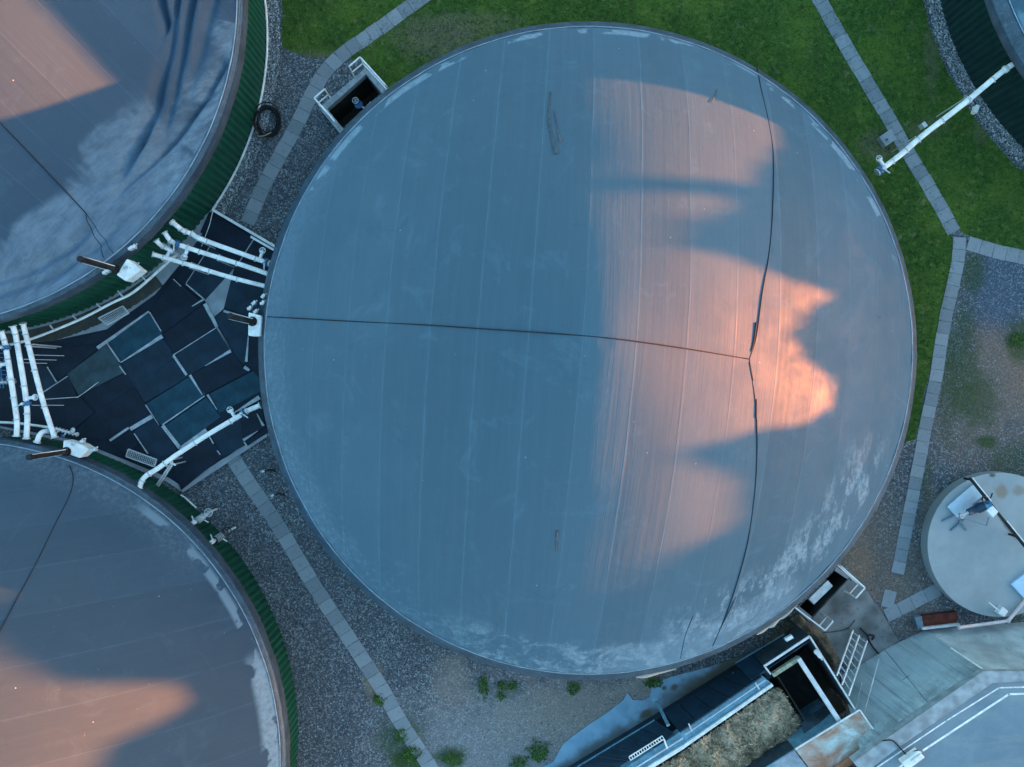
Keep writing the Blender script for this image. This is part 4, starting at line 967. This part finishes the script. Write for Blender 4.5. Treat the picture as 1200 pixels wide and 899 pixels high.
def m_road():
    g = G('upper_road_asphalt', .85, .25); n = g.noise(.5, 6, .65); nf = g.noise(20, 4, .7); st = g.noise(1, 6, .65, vec=g.scaled(.3, 2., 1, math.radians(-10)))
    col = g.mix(g.mr(n, .3, .7), (.14, .20, .25), (.20, .27, .32)); col = g.mix(g.mr(st, .5, .7, 0, .6), col, (.23, .28, .29)); col = g.mix(g.mr(nf, .5, .75, 0, .3), col, (.07, .10, .12)); g.col(col); g.bump(nf, .008, .6); return g.m
bm = NB(); pprism(bm, [(1012, 909), (1051, 878.5), (1163, 800.5), (1290, 796.5), (1420, 796), (1420, 1100), (900, 1100)], ZB-.5, ZB-.04); struct('road', bm, m_road())
bm = NB()
def line(bm, px, w):
    for a, b in zip(px, px[1:]):
        a, b = P(*a, ZB), P(*b, ZB); d = (b-a).normalized(); n_ = Vector((-d.y, d.x, 0))*w/2; a = a-d*w*.3; b = b+d*w*.3
        vs = [bm.verts.new((v.x, v.y, ZB-.034)) for v in (a-n_, b-n_, b+n_, a+n_)]; f = bm.faces.new(vs); f.normal_update()
        if f.normal.z < 0: f.normal_flip()
line(bm, [(1015, 909), (1110, 845), (1171.6, 806.5), (1290, 803)], .05)
o = struct('road_marking', bm, simple('pale_line', (.75, .77, .75), .7, var=.3, sc=5))
bm = NB(); line(bm, [(1050, 903), (1081, 881), (1183, 814), (1290, 811)], .075); struct('road_marking', bm, simple('pale_line2', (.78, .8, .78), .7, var=.25, sc=5))
# floodlight with cable
c = P(1072, 891, ZB); t = thing('floodlight', 'white floodlight box with a dark cable on the bunker cap at the bottom', 'floodlight', c)
bm = NB(); pprism(bm, [(1057, 894), (1077, 880), (1084, 888), (1064, 903)], ZB+.05, ZB+.35, .02); obj('housing', bm, W_PAINT, t)
bm = NB()
for i in range(3):
    for j in range(4): q = P(1070+i*3.2+j*.0+(j-1.5)*-1.2, 889-i*2+(j-1.5)*1.3, ZB+.35); boxc(bm, (q.x, q.y, ZB+.352), .05, .03, .012, .6, 0)
obj('vents', bm, GALV, t)
bm = NB(); tube(bm, smoothpath([P(1034, 868, ZB+.12), P(1046, 868, ZB+.12), P(1056, 878, ZB+.1), P(1064, 886, ZB+.1), P(1068, 882, ZB+.15), P(1076, 879, ZB+.3)], 5), .025, 6); obj('cable', bm, BLACK, t)

# pink pipe, rusty plate
bm = NB(); pts = [P(1124, 735.5, .6), P(1150, 732, .6), P(1181.6, 727.5, .6), P(1200, 705, .6), P(1216, 683, .6)]
tube(bm, pts, .065, 12)
for q in pts[:3:2]: flange(bm, q, (1, .1, 0), .09)
tag(own(obj('drain_pipe', bm, simple('pinkish_pipe', (.62, .52, .52), .5, .4, var=.15))), 'pinkish pipe with one bend between the round cover and the bunker wall', 'pipe')
c = P(1101, 727, .3); t = thing('rusty_trough', 'rusty red-brown steel trough on the gravel above the bunker wall', 'trough', (c.x, c.y, 0))
bm = NB(); pprism(bm, [(1081, 722), (1121, 717), (1122.5, 731), (1083, 736)], .0, .22, .01); obj('rusty_plate', bm, simple('rust', (.10, .028, .02), .9, .2, var=.4, sc=4), t)
bm = NB(); bar(bm, P(1080, 736.5, .34), P(1124, 731.5, .34), .09, .12); obj('rim', bm, STEEL, t)
bm = NB(); pprism(bm, [(1072, 724), (1080.5, 722), (1083, 738), (1076, 738)], .0, .3, .01); obj('end_plate', bm, simple('slate_blue', (.12, .17, .21), .6), t)

# ------------------------------------------------------------------ feeder (solids dosing container)
ZF = 2.0
NAVY = simple('navy_lid_sheet', (.011, .034, .06), .5, .4, var=.25, sc=2, dirt=(.03, .05, .07, .4))
LBL = simple('weathered_light_blue', (.12, .28, .38), .55, .4, .1, var=.3, sc=3, dirt=(.5, .5, .45, .5))
bt = t
t = thing('solids_feeder', 'long navy-lidded feeder with an open hopper at the bottom of the view', 'feeder', (*P(840, 840).xy, 0))
FT = t
def lerp2(a, b, f): return (a[0]+(b[0]-a[0])*f, a[1]+(b[1]-a[1])*f)
def strip(o0, o1, i0, i1, n, z, tilt):
    for k in range(n):
        a, b = k/n+.004, (k+1)/n-.004
        q = [lerp2(o0, o1, a), lerp2(o0, o1, b), lerp2(i0, i1, b), lerp2(i0, i1, a)]
        bm = NB(); pts = [P(q[0][0], q[0][1], z-tilt), P(q[1][0], q[1][1], z-tilt), P(q[2][0], q[2][1], z), P(q[3][0], q[3][1], z)]
        face(bm, pts, .05)
        # raised lap between panels
        bar(bm, pts[0].lerp(pts[1], .97)+Vector((0, 0, .012)), pts[3].lerp(pts[2], .97)+Vector((0, 0, .012)), .05, .03)
        obj('lid_panel', bm, NAVY, t)
strip((610, 937), (767, 843), (700, 935), (790, 859), 9, ZF, 1.35)
strip((778, 835), (862, 784), (796, 858), (893, 792), 5, ZF+.1, 1.4)
strip((862, 778), (932, 737), (880, 797), (949, 750), 4, ZF+.05, .9)
bm = NB(); face(bm, [P(767, 845, ZF-1.45), P(780, 838, ZF-1.45), P(800, 857, ZF-.1), P(788, 865, ZF-.1)], .05); obj('gap_cover', bm, MAT_N[3], t)
bm = NB(); pprism(bm, [(612, 939), (767, 845), (862, 786), (932, 739), (935, 745), (790, 862), (700, 940)], 0, .5); obj('side_body', bm, simple('navy_body', (.02, .04, .06), .6), t)
for a, b in (((640, 921), (767, 844)), ((862, 777), (919, 743))): bm = NB(); bar(bm, P(*a, .72), P(*b, .72), .05, .05); obj('hinge_rail', bm, LBL, t)
a, b = (822, 815), (862, 787)
for f0, f1 in ((0, .22), (.35, .5), (.6, .95)): bm = NB(); bar(bm, P(*lerp2(a, b, f0), .85), P(*lerp2(a, b, f1), .85), .035, .05); obj('hinge_rail', bm, LBL, t)
bm = NB(); pprism(bm, [(728, 903), (796, 858.5), (893, 792.5), (903, 800), (845, 840), (802, 874), (743, 911)], ZF-.3, ZF+.02, .01); obj('trough_ledge', bm, LBL, t)
bm = NB(); bar(bm, P(735, 906, ZF+.1), P(800, 865, ZF+.1), .04, .05); bar(bm, P(803, 861, ZF+.1), P(897, 797, ZF+.1), .03, .04)
bar(bm, P(807, 848, ZF+.12), P(811, 857, ZF+.12), .05); bar(bm, P(885, 800, ZF+.12), P(890, 808, ZF+.12), .05); obj('ledge_rail', bm, STEEL, t)
bm = NB(); bar(bm, P(742, 911, ZF+.06), P(801, 874.5, ZF+.06), .13, .1); bar(bm, P(801, 874.5, ZF+.06), P(905, 802, ZF+.06), .11, .1); obj('white_edge', bm, simple('chipped_white_edge', (.72, .74, .73), .5, .4, var=.2, sc=4, dirt=(.2, .16, .12, .8)), t)
bm = NB(); q = [P(737, 887, ZF+.16), P(776, 862.5, ZF+.16), P(778, 866, ZF+.16), P(739, 891, ZF+.16)]
bar(bm, q[0], q[1], .03); bar(bm, q[3], q[2], .03)
for i in range(15): bar(bm, q[0].lerp(q[1], i/14), q[3].lerp(q[2], i/14), .028)
bar(bm, q[2], P(782, 877, ZF+.16), .06); obj('perforated_tray', bm, W_PAINT, t)
bm = NB(); bar(bm, P(769, 821, 1.1), P(783, 850, ZF+.25), .12, .1); tube(bm, [P(767.5, 820, .6), P(767.5, 820, 1.15)], .1, 12); obj('lid_arm', bm, LBL, t)
bm = NB(); pprism(bm, [(919.6, 749), (928, 744.5), (930.5, 748), (922, 752.5)], ZF+.05, ZF+.2, .01); obj('number_plate', bm, W_PAINT, t)
# hopper: outer frame, shaft, inner frame
ZH = 2.3
HB = simple('hopper_steel', (.035, .06, .08), .6, .4, .2, var=.4, sc=1.5, dirt=(.12, .1, .07, .6))
DK = simple('dark_dirty_steel', (.03, .03, .028), .8, .2, var=.4)
def wall(bm, a, b, z0, z1, th): bar(bm, P(*a, z1)*1.0-Vector((0, 0, (z1-z0)/2)), P(*b, z1)-Vector((0, 0, (z1-z0)/2)), th, z1-z0)
bm = NB(); wall(bm, (896, 781), (948.6, 746.5), 1.2, ZH, .07); wall(bm, (948.6, 746.5), (1001.5, 831), 0, ZH, .07); obj('outer_frame', bm, HB, t)
bm = NB(); bar(bm, P(895, 781, ZH+.02), P(949, 745.5, ZH+.02), .08, .05); bar(bm, P(949, 746, ZH+.02), P(1002, 831.5, ZH+.02), .06, .05); bar(bm, P(896, 781, ZH+.02), P(903, 790, ZH+.02), .06, .05); obj('outer_rim', bm, STEEL, t)
bm = NB(); bar(bm, P(935, 771, ZH-.05), P(984.5, 847, ZH-.05), .16, .2); obj('inner_beam', bm, STEEL, t)
bm = NB(); bar(bm, P(905, 791, ZH-.1), P(936, 771, ZH-.1), .14, .16); obj('inner_beam', bm, simple('algae_steel', (.28, .3, .22), .7, .3, var=.4, sc=4), t)
bm = NB(); wall(bm, (939, 772), (987, 848), 0, ZH-.3, .05); wall(bm, (911, 790), (937, 772), 0, ZH-.3, .05); wall(bm, (911, 792), (944, 845), 0, ZH-.6, .05); obj('shaft_wall', bm, DK, t)
bm = NB(); pprism(bm, [(905, 792), (947, 757), (992, 832), (945, 860)], .05, .3); obj('shaft_floor', bm, DK, t)
bm = NB(); face(bm, [P(938, 846, 1.4), P(968, 826, 1.2), P(986, 845, ZH-.3), P(944, 868, ZH-.3)], .04); obj('chute', bm, HB, t)
bm = NB(); wall(bm, (985, 846), (932, 879), 0, ZH, .06); bar(bm, P(985, 846, ZH+.02), P(890, 905, ZH+.02), .08, .05); obj('cross_wall', bm, LBL, t)
bm = NB(); q = P(958, 765.5, ZH); boxc(bm, (q.x, q.y, ZH+.05), .22, .16, .12, -1.); tube(bm, [q+Vector((0, 0, .05)), q+Vector((.15, -.2, .12))], .05, 8); flange(bm, q+Vector((-.1, .1, .15)), (0, 0, 1), .09); obj('rim_fitting', bm, STEEL, t)
def m_plate():
    g = G('rusting_plate', .5, .4, .2); n = g.noise(.9, 5, .6, dist=.8); nf = g.noise(10, 5, .7)
    col = g.ramp(n, [(.38, (.40, .17, .10)), (.47, (.48, .33, .27)), (.56, (.52, .50, .45)), (.66, (.72, .76, .76))]); col = g.mix(g.mr(nf, .5, .8, 0, .4), col, (.2, .16, .13)); g.col(col); g.rough(g.mr(nf, .3, .7, .35, .7)); return g.m
bm = NB(); face(bm, [P(932, 878.5, ZH+.1), P(1007, 832.5, ZH+.1), P(1034, 871, ZH+.05), P(962, 918, ZH+.05)], .05); obj('cover_plate', bm, m_plate(), t)
bm = NB(); bar(bm, P(1007.5, 832, ZH+.12), P(1035, 871, ZH+.08), .05, .04); bar(bm, P(932, 878, ZH+.12), P(1007, 832, ZH+.12), .05, .04); obj('plate_edge', bm, W_PAINT, t)
bm = NB(); pprism(bm, [(1034.5, 871.5), (1012, 887), (962, 920), (958, 913), (1030, 865)], ZH+.12, ZH+.16, .008); obj('rusty_strip', bm, simple('orange_rust', (.42, .17, .09), .85, .2, var=.35, sc=3), t)
bm = NB(); face(bm, [P(931, 879.5, ZH+.06), P(961, 919, ZH+.02), P(850, 985, ZH), P(832, 940, ZH)], .05); obj('grey_plate', bm, simple('grey_plate_paint', (.30, .33, .38), .6, .3, var=.25, sc=2, dirt=(.5, .5, .5, .5)), t)
# hopper tub walls round the silage
bm = NB(); pprism(bm, [(745, 914), (905, 803), (913, 797), (944, 845), (932, 880), (830, 945), (730, 960)], .02, .5); obj('tub_floor', bm, DK, t)
bm = NB(); wall(bm, (742, 912), (803, 874.5), 0.3, ZF, .05); wall(bm, (803, 874.5), (906, 803), .3, ZF, .05); wall(bm, (932, 879.5), (835, 938), .3, ZH, .05); obj('tub_wall', bm, HB, t)
# silage heap
def m_sil():
    g = G('silage', .95, .1); n = g.noise(1.5, 8, .78, dist=.8); nf = g.noise(12, 6, .8); big = g.noise(.9, 5, .6)
    col = g.ramp(nf, [(.3, (.05, .03, .018)), (.43, (.26, .18, .11)), (.53, (.50, .38, .26)), (.68, (.8, .68, .52))])
    col = g.mix(g.mr(n, .50, .62, 0, .8), col, (.07, .05, .035)); col = g.mix(g.mr(n, .34, .46, .8, 0), col, (.66, .53, .38)); col = g.mix(g.mr(big, .58, .7, 0, .35), col, (.08, .1, .04)); 
    for px, py, rx, ry in ((886, 816, 15, 30), (838, 838, 16, 10), (866, 800, 8, 8)): col = g.mix(g.ma('MULTIPLY', g.blob(px, py, rx, ry, n, .7), .6), col, g.mix(nf, (.30, .22, .15), (.85, .72, .55)))
    g.col(col); g.bump(nf, .06, 1.); return g.m
poly = [(747, 915), (803, 878), (905, 806), (915, 806), (928, 826), (943, 850), (938, 862), (905, 885), (880, 905), (830, 938), (740, 952)]
bm = NB(); st = 2.0; vs = {}
y = 796
def hz(x, y):
    p = Vector((x/30, y/30, 0)); e = 1.
    z = 1.75+.32*mn.noise(p*.8)+.26*mn.noise(p*2.1+Vector((3, 1, 0)))+.13*mn.noise(p*5)+.06*mn.noise(p*11)
    # slumps towards the shaft
    d = (x-918)*.84+(y-818)*.54; z -= max(0, .012*(d-10))
    return z
gx = int((950-738)/st)+1; gy = int((960-800)/st)+1
for j in range(gy):
    for i in range(gx):
        x, y = 738+i*st, 800+j*st
        if inside(x, y, poly): vs[i, j] = bm.verts.new(P(x, y, hz(x, y)))
for (i, j) in list(vs):
    q = [(i, j), (i+1, j), (i+1, j+1), (i, j+1)]
    if all(k in vs for k in q): bm.faces.new([vs[k] for k in q][::-1])
o = obj('silage_heap', bm, m_sil(), None, True); o['kind'] = 'stuff'; o['label'] = 'heap of brown straw and silage filling the feeder hopper'; o['category'] = 'silage'
bm = NB()
for _ in range(5200):
    x, y = random.uniform(742, 945), random.uniform(803, 950)
    if not inside(x, y, poly): continue
    p = P(x, y, hz(x, y)+.01); a = random.uniform(0, PI); d = Vector((math.cos(a), math.sin(a), random.uniform(-.3, .5)))*random.uniform(.03, .10)
    w_ = Vector((-math.sin(a), math.cos(a), .3))*random.uniform(.004, .010)
    bm.faces.new([bm.verts.new(v) for v in (p-d-w_, p+d-w_, p+d+w_+Vector((0, 0, .004)), p-d+w_+Vector((0, 0, .02)))])
g = G('straw_bits', .9, .1); g.col(g.ramp(g.island(), [(0, (.07, .04, .02)), (.3, (.28, .19, .10)), (.7, (.62, .48, .31)), (1, (.9, .8, .62))]))
o = obj('straw', bm, g.m); o['kind'] = 'stuff'; o['label'] = 'loose straw stalks on top of the silage in the hopper'; o['category'] = 'straw'
# poured concrete strip and dirt beside the feeder
def m_pour():
    g = G('poured_concrete', .7, .35); n = g.noise(1.1, 6, .65); nf = g.noise(7, 5, .7)
    col = g.mix(g.mr(n, .35, .65), (.17, .31, .42), (.24, .38, .50)); col = g.mix(g.mr(nf, .56, .75, 0, .3), col, (.2, .2, .18))
    for px, py, rx, ry, s_ in ((700, 880, 90, 12, .7), (800, 812, 70, 14, .6), (778, 806, 3.5, 3, 1), (790, 805, 5, 4, .9), (757, 836, 10, 5, .9), (860, 775, 60, 12, .9), (830, 795, 40, 9, .7)):
        col = g.mix(g.ma('MULTIPLY', g.blob(px, py, rx, ry, n, .6, math.radians(32)), s_), col, (.10, .085, .065))
    g.col(col); g.bump(nf, .02, .5); return g.m
bm = NB(); pprism(bm, wig([(560, 960), (634, 900), (649, 893), (660, 872), (692, 848), (717, 831), (731, 820), (735, 812), (741, 820), (752, 821), (762, 817), (764, 806), (770, 800), (784, 794), (830, 782), (880, 765), (905, 752), (925, 735), (965, 770), (800, 905), (700, 960)], .35, 9), -.03, .035); struct('concrete_strip', bm, m_pour())
def lump(name, px, hgt, m, kind, lab, cat, amp=.5, st=1.6):
    bm = NB(); vs = {}; x0, x1 = min(p[0] for p in px), max(p[0] for p in px); y0, y1 = min(p[1] for p in px), max(p[1] for p in px)
    def ed(x, y):
        return min(seg_dist(Vector((x, y)), Vector(a), Vector(b))[0] for a, b in zip(px, px[1:]+px[:1]))
    for j in range(int((y1-y0)/st)+2):
        for i in range(int((x1-x0)/st)+2):
            x, y = x0+i*st, y0+j*st
            if inside(x, y, px):
                z = hgt*min(1, ed(x, y)/6)*(1+amp*mn.noise(Vector((x*.12, y*.12, 0)))+amp*.5*mn.noise(Vector((x*.4, y*.4, 5))))+.0
                p = P(x, y); vs[i, j] = bm.verts.new((p.x, p.y, max(0.03, z)+.02))
    for (i, j) in list(vs):
        q = [(i, j), (i+1, j), (i+1, j+1), (i, j+1)]
        if all(k in vs for k in q): bm.faces.new([vs[k] for k in q][::-1])
    o = obj(name, bm, m, None, True); o['kind'] = kind; o['label'] = lab; o['category'] = cat
g = G('loose_soil', .95, .1); nf = g.noise(10, 6, .75); n = g.noise(1.3, 5, .6); col = g.ramp(nf, [(.3, (.05, .04, .03)), (.55, (.16, .12, .085)), (.8, (.36, .29, .21))]); g.col(g.mix(g.mr(n, .45, .65, 0, .6), col, (.32, .24, .16))); g.bump(nf, .06, 1.)
lump('soil', [(850, 786), (868, 770), (890, 758), (905, 742), (918, 728), (936, 716), (950, 730), (968, 742), (985, 772), (975, 790), (950, 748), (925, 742), (900, 760), (868, 780)], .3, g.m, 'stuff', 'brown loose soil heaped between the big tank and the feeder', 'soil')
g2 = G('foam_sealant', .8, .3); g2.col((.42, .36, .30)); 
bm = NB(); pts = [main.c.to_3d()+Vector(((R0+.03)*math.cos(math.radians(a)), (R0+.03)*math.sin(math.radians(a)), 2.75+.02*math.sin(a))) for a in [x*.8 for x in range(-102, -92)]]
tube(bm, pts, [.03, .07, .09, .08, .07, .06, .06, .05, .04, .03], 8); obj('rim_sealant', bm, g2.m, main.root)
bm = NB(); pts = [main.c.to_3d()+Vector(((R0+.06)*math.cos(math.radians(a)), (R0+.06)*math.sin(math.radians(a)), 2.7+.05*math.sin(a*2))) for a in [x*.8 for x in range(-74, -62)]]
tube(bm, pts, [.02, .06, .09, .06, .1, .06, .05, .08, .05, .04, .03, .02], 8); obj('rim_sealant', bm, g2.m, main.root)

# rack ladder by the slab
t = thing('access_ladder', 'wide galvanised ladder leaning on the hopper beside the concrete slab', 'ladder', (*P(1000, 775).xy, 0))
A0, B0 = P(999.5, 739, .35), P(1016, 751.5, .35); A1, B1 = P(980.5, 791.7, ZH), P(994.3, 815.6, ZH)
for f in (0, .45, 1):
    bm = NB(); bar(bm, A0.lerp(B0, f), A1.lerp(B1, f), .045); obj('rail', bm, W_PAINT, t)
for i in range(8):
    f = .03+i*.125; bm = NB(); bar(bm, A0.lerp(A1, f)-Vector((0, 0, .03)), B0.lerp(B1, f)-Vector((0, 0, .03)), .03); obj('rung', bm, GALV, t)
bm = NB()
for q in (A0, B0): bar(bm, (q.x, q.y, .05), q, .05)
obj('foot', bm, GALV, t)
bm = NB(); tube(bm, [P(1011, 795, .4), P(1003, 829, ZH)], .018, 6); tube(bm, [P(1030, 772, 1.0), P(1013, 834, ZH+.1)], .02, 6)
tag(own(obj('guy_rods', bm, STEEL)), 'two thin pale rods between the hopper corner and the bunker wall', 'rods')
bm = NB(); tube(bm, smoothpath([P(1008, 736, .1), P(1016, 744, .1), P(1019, 752, .1), P(1026, 762, .1), P(1030, 766, .1)], 4), .03, 6); tube(bm, smoothpath([P(1016, 744, .1), P(1024, 745, .12), P(1022, 750, .1)], 4), .035, 6); tube(bm, smoothpath([P(960, 742, .1), P(990, 738, .1), P(1002, 727, .08)], 4), .014, 6)
tag(own(obj('fallen_cable', bm, BLACK)), 'dark cable scraps lying on the stained slab beside the ladder', 'cable')

# ------------------------------------------------------------------ weeds
def m_weed():
    g = G('weed_leaves', .7, .2); g.col(g.ramp(g.island(), [(0, (.012, .045, .008)), (.5, (.03, .10, .014)), (1, (.09, .17, .03))])); return g.m
WEED = m_weed()
def weed(px, rx, ry, h, n, lab):
    bm = NB(); c = P(*px); h *= .75; n = int(n*.42)
    for _ in range(n):
        a = random.uniform(0, 2*PI); f = math.sqrt(random.random())*random.uniform(.6, 1.1)*(1+.9*mn.noise(Vector((math.cos(a)*1.6+c.x, math.sin(a)*1.6+c.y, 0))))
        x, y = c.x+rx/30*f*math.cos(a), c.y+ry/30*f*math.sin(a); z = h*(1-f*f*.6)*random.uniform(.2, 1)
        d = Vector((math.cos(a+random.uniform(-1, 1)), math.sin(a+random.uniform(-1, 1)), random.uniform(-.1, .7))).normalized()*random.uniform(.05, .12)
        s_ = d.cross(Vector((random.uniform(-.4, .4), random.uniform(-.4, .4), 1))).normalized()*.022; p = Vector((x, y, max(.01, z)))
        bm.faces.new([bm.verts.new(v) for v in (p, p+d*.5+s_, p+d, p+d*.5-s_)])
    for _ in range(8):
        a = random.uniform(0, 6.3); bar(bm, (c.x, c.y, 0), (c.x+rx/45*math.cos(a), c.y+ry/45*math.sin(a), h*.7), .008)
    tag(own(obj('weed', bm, WEED)), lab, 'weed', 'weeds growing in the gravel')
weed((630, 880), 11, 11, .35, 900, 'roundest leafy weed beside the pale concrete strip at the bottom')
weed((608, 893), 9, 7, .25, 420, 'weed at the bottom edge just left of the roundest weed')
weed((672, 805), 8, 7, .25, 420, 'small weed under the lower rim of the big tank, left of the pale sealant')
weed((765, 799), 12, 5, .25, 450, 'flat weed between the tank rim sealant and the concrete strip')
weed((567, 803), 5, 14, .2, 420, 'tall narrow weed patch in gravel left of three smaller weeds')
weed((588, 803), 4, 5, .15, 140, 'small weed tuft, middle of the group near the big tank')
weed((600, 803), 5, 5, .15, 160, 'small weed tuft, rightmost of the group near the big tank')
weed((587, 816), 5, 4, .15, 140, 'small weed tuft, lowest of the group near the big tank')
weed((529, 888), 12, 8, .2, 520, 'yellowish weed right of the lower paved path at the bottom edge')
weed((482, 882), 12, 10, .2, 560, 'mossy weed left of the paved path near the bottom edge')
weed((470, 862), 7, 8, .15, 260, 'mossy weed halfway up the paved path, left side')
weed((445, 819), 6, 6, .15, 220, 'dark weed at the left edge of the paved path below the sandy spot')
weed((1193, 398), 12, 9, .15, 420, 'green weed clump in brown earth at the right edge')

# ------------------------------------------------------------------ beyond the frame: chimney and trees that cast the long shadows, plus an added sun blocker
def m_leaf():
    g = G('tree_leaves', .7, .2); g.col(g.ramp(g.island(), [(0, (.02, .05, .012)), (.6, (.05, .10, .02)), (1, (.10, .15, .035))])); return g.m
LEAF = m_leaf(); XT = 56.
prof = [(9, 5.6), (8.0, 6.0), (7.2, 6.7), (6.7, 7.1), (6.33, 7.2), (5.99, 7.66), (5.47, 7.85), (5.14, 8.18), (4.68, 8.6), (4.01, 8.76), (3.85, 8.45), (3.41, 8.0), (3.04, 7.4), (2.85, 6.7), (2.44, 7.34), (1.96, 7.64), (1.49, 7.9), (.78, 7.62), (.26, 7.1), (-.15, 6.86), (-.77, 6.97), (-1.22, 7.25), (-1.38, 7.75), (-1.5, 8.2), (-1.69, 8.46), (-1.93, 8.7), (-2.29, 8.6), (-2.65, 8.1), (-2.88, 7.9), (-3.72, 7.56), (-4.29, 7.29), (-4.82, 7.33), (-5.28, 7.45), (-5.82, 7.4), (-6.2, 7.2), (-6.7, 7.0), (-7.1, 7.5), (-8.4, 7.7), (-9.5, 7.5), (-9.9, 6.5), (-10.1, 5.9), (-10.9, 5.8), (-11.2, 6.3), (-11.6, 7.1), (-12.6, 7.6), (-16, 7.8), (-19, 7.6)]
def pz(y):
    if y >= prof[0][0] or y <= prof[-1][0]: return 5.6
    for (a, za), (b, zb) in zip(prof, prof[1:]):
        if b <= y <= a: return .04+zb+(za-zb)*(y-b)/(a-b)+.08*mn.noise(Vector((y*5, 9, 0)))
def tree(yc, hw, lab):
    t = thing('broadleaf_tree', lab, 'tree', (XT, yc, 0), 'trees in the row beyond the right edge')
    topz = max(pz(yc+hw*f) for f in (-.6, -.3, 0, .3, .6))
    bm = NB(); tube(bm, [(XT, yc, 0), (XT+.1, yc+.05, 2), (XT, yc, topz*.6), (XT+.1, yc, topz*.85)], [.2, .15, .09, .03], 10)
    for k in range(7):
        a = random.uniform(0, 2*PI); z = random.uniform(1.6, topz*.6); e = Vector((math.cos(a)*1.3, math.sin(a)*hw*.7, 1.3))
        tube(bm, [Vector((XT, yc, z)), Vector((XT, yc, z))+e*.5, Vector((XT, yc, z))+e], [.07, .05, .02], 6)
    obj('trunk', bm, BARK, t)
    bm = NB(); n = 0
    while n < 8000:
        y = yc+random.uniform(-hw, hw)*1.05; x = XT+random.uniform(-1.9, 1.9); zt = pz(y)+random.uniform(-.2, .04)
        z = zt-abs(random.gauss(0, 1.6)) if random.random() < .75 else random.uniform(.8, zt)
        dx = (x-XT)/1.9
        if z < .8 or z > zt-1.6*dx*dx: continue
        if mn.noise(Vector((x*1.3, y*1.3, z*1.3))) < -.62 and z < zt-.8: continue
        p = Vector((x, y, z)); d = Vector((random.gauss(0, 1), random.gauss(0, 1), random.gauss(0, .6))).normalized()*.14
        s_ = d.cross(Vector((random.gauss(0, 1), random.gauss(0, 1), random.gauss(0, 1)))).normalized()*.10
        bm.faces.new([bm.verts.new(v) for v in (p-d, p+s_, p+d, p-s_)]); n += 1
    obj('crown', bm, LEAF, t)
for yc, hw, lab in ((7.4, 1.6, 'rounded tree nearest the steel chimney in the row beyond the right edge'), (4.2, 1.7, 'tallest tree of the row, second from the chimney'), (1.2, 1.6, 'broad tree in the middle of the row'),
                    (-2.0, 1.7, 'pointed tree left of the low sun blocker end in the row'), (-5.2, 1.7, 'flat-topped tree near the southern end of the row'), (-8.0, 1.4, 'small tree before the dip in the row'), (-10.6, 1.4, 'lowest bushy tree of the row'), (-13.6, 1.7, 'second tree from the southern end of the row'), (-16.8, 1.8, 'southernmost tree of the row')):
    tree(yc, hw, lab)
t = thing('steel_chimney', 'slim steel chimney rising from the row of trees', 'chimney', (XT+3, 6.0, 0))
bm = NB(); tube(bm, [(XT+3, 6.02, 0), (XT+3, 6.02, 10.2)], .26, 20); obj('stack', bm, GALV, t)
bm = NB(); tube(bm, [(XT+3, 6.02, 10.25), (XT+3, 6.02, 10.4)], .32, 20); obj('cap', bm, STEEL, t)
t = thing('sun_block_barn', 'unseen long low building with a pitched roof, added to block the low sun', 'sun_block_barn', (72, 0, 0))  # unseen building added so low sun cannot leak under the crowns
bm = NB(); prism(bm, [(68, -48), (76, -48), (76, 40), (68, 40)], 0, 3.9); obj('wall', bm, simple('sun_block_wall', (.3, .25, .2), .9), t)
bm = NB()
for sx in (-1, 1):
    face(bm, [(72, -48.4, 5.95), (72, 40.4, 5.95), (72+sx*4.5, 40.4, 3.8), (72+sx*4.5, -48.4, 3.8)], .1)
obj('roof', bm, simple('sun_block_roof', (.22, .12, .09), .8, sc=1), t)
bm = NB()
for yy in (-48.0, 40.0): 
    vs = [bm.verts.new(v) for v in ((68, yy, 3.9), (76, yy, 3.9), (72, yy, 5.85))]; bm.faces.new(vs)
obj('gable', bm, simple('gable_boards', (.25, .18, .12), .9), t)
for k in range(8):
    bm = NB(); boxc(bm, (67.97, -42+k*11, 1.2), .1, 2.2, 1.2, 0, 0); obj('window', bm, simple('sun_block_glass', (.05, .06, .07), .2, .5), t)

# ------------------------------------------------------------------ light
EL = math.radians(1.6)
w = bpy.data.worlds.new('World'); sc.world = w; w.use_nodes = True; nt = w.node_tree
bg = nt.nodes['Background']; sky = nt.nodes.new('ShaderNodeTexSky'); sky.sky_type = 'NISHITA'; sky.sun_disc = False
sky.sun_elevation = EL; sky.sun_rotation = math.radians(90); sky.air_density = 1.; sky.dust_density = 1.4; sky.ozone_density = 3.
tint = nt.nodes.new('ShaderNodeMix'); tint.data_type = 'RGBA'; tint.blend_type = 'MULTIPLY'; tint.inputs[0].default_value = 1; nt.links.new(sky.outputs[0], tint.inputs[6]); tint.inputs[7].default_value = (1.42, 1.19, .83, 1); nt.links.new(tint.outputs[2], bg.inputs[0]); bg.inputs[1].default_value = .15
sd = bpy.data.lights.new('sun', 'SUN'); sd.energy = 2.3; sd.angle = math.radians(.5); sd.color = (1.0, .25, .05)
so = bpy.data.objects.new('sun', sd); C.objects.link(so); so.location = (60, 0, 30)
so.rotation_euler = Vector((-math.cos(EL), 0, -math.sin(EL))).to_track_quat('-Z', 'Y').to_euler()

cd = bpy.data.cameras.new('camera'); cd.sensor_width = 36; cd.lens = 36*H/40; cd.clip_end = 6000; cd.clip_start = .1
co = bpy.data.objects.new('camera', cd); C.objects.link(co); co.location = (0, 0, H); co.rotation_euler = (0, 0, 0)
sc.camera = co
vs_ = sc.view_settings; vs_.view_transform = 'Standard'; vs_.look = 'None'; vs_.gamma = 1; vs_.use_curve_mapping = False
vs_.exposure = 4.28
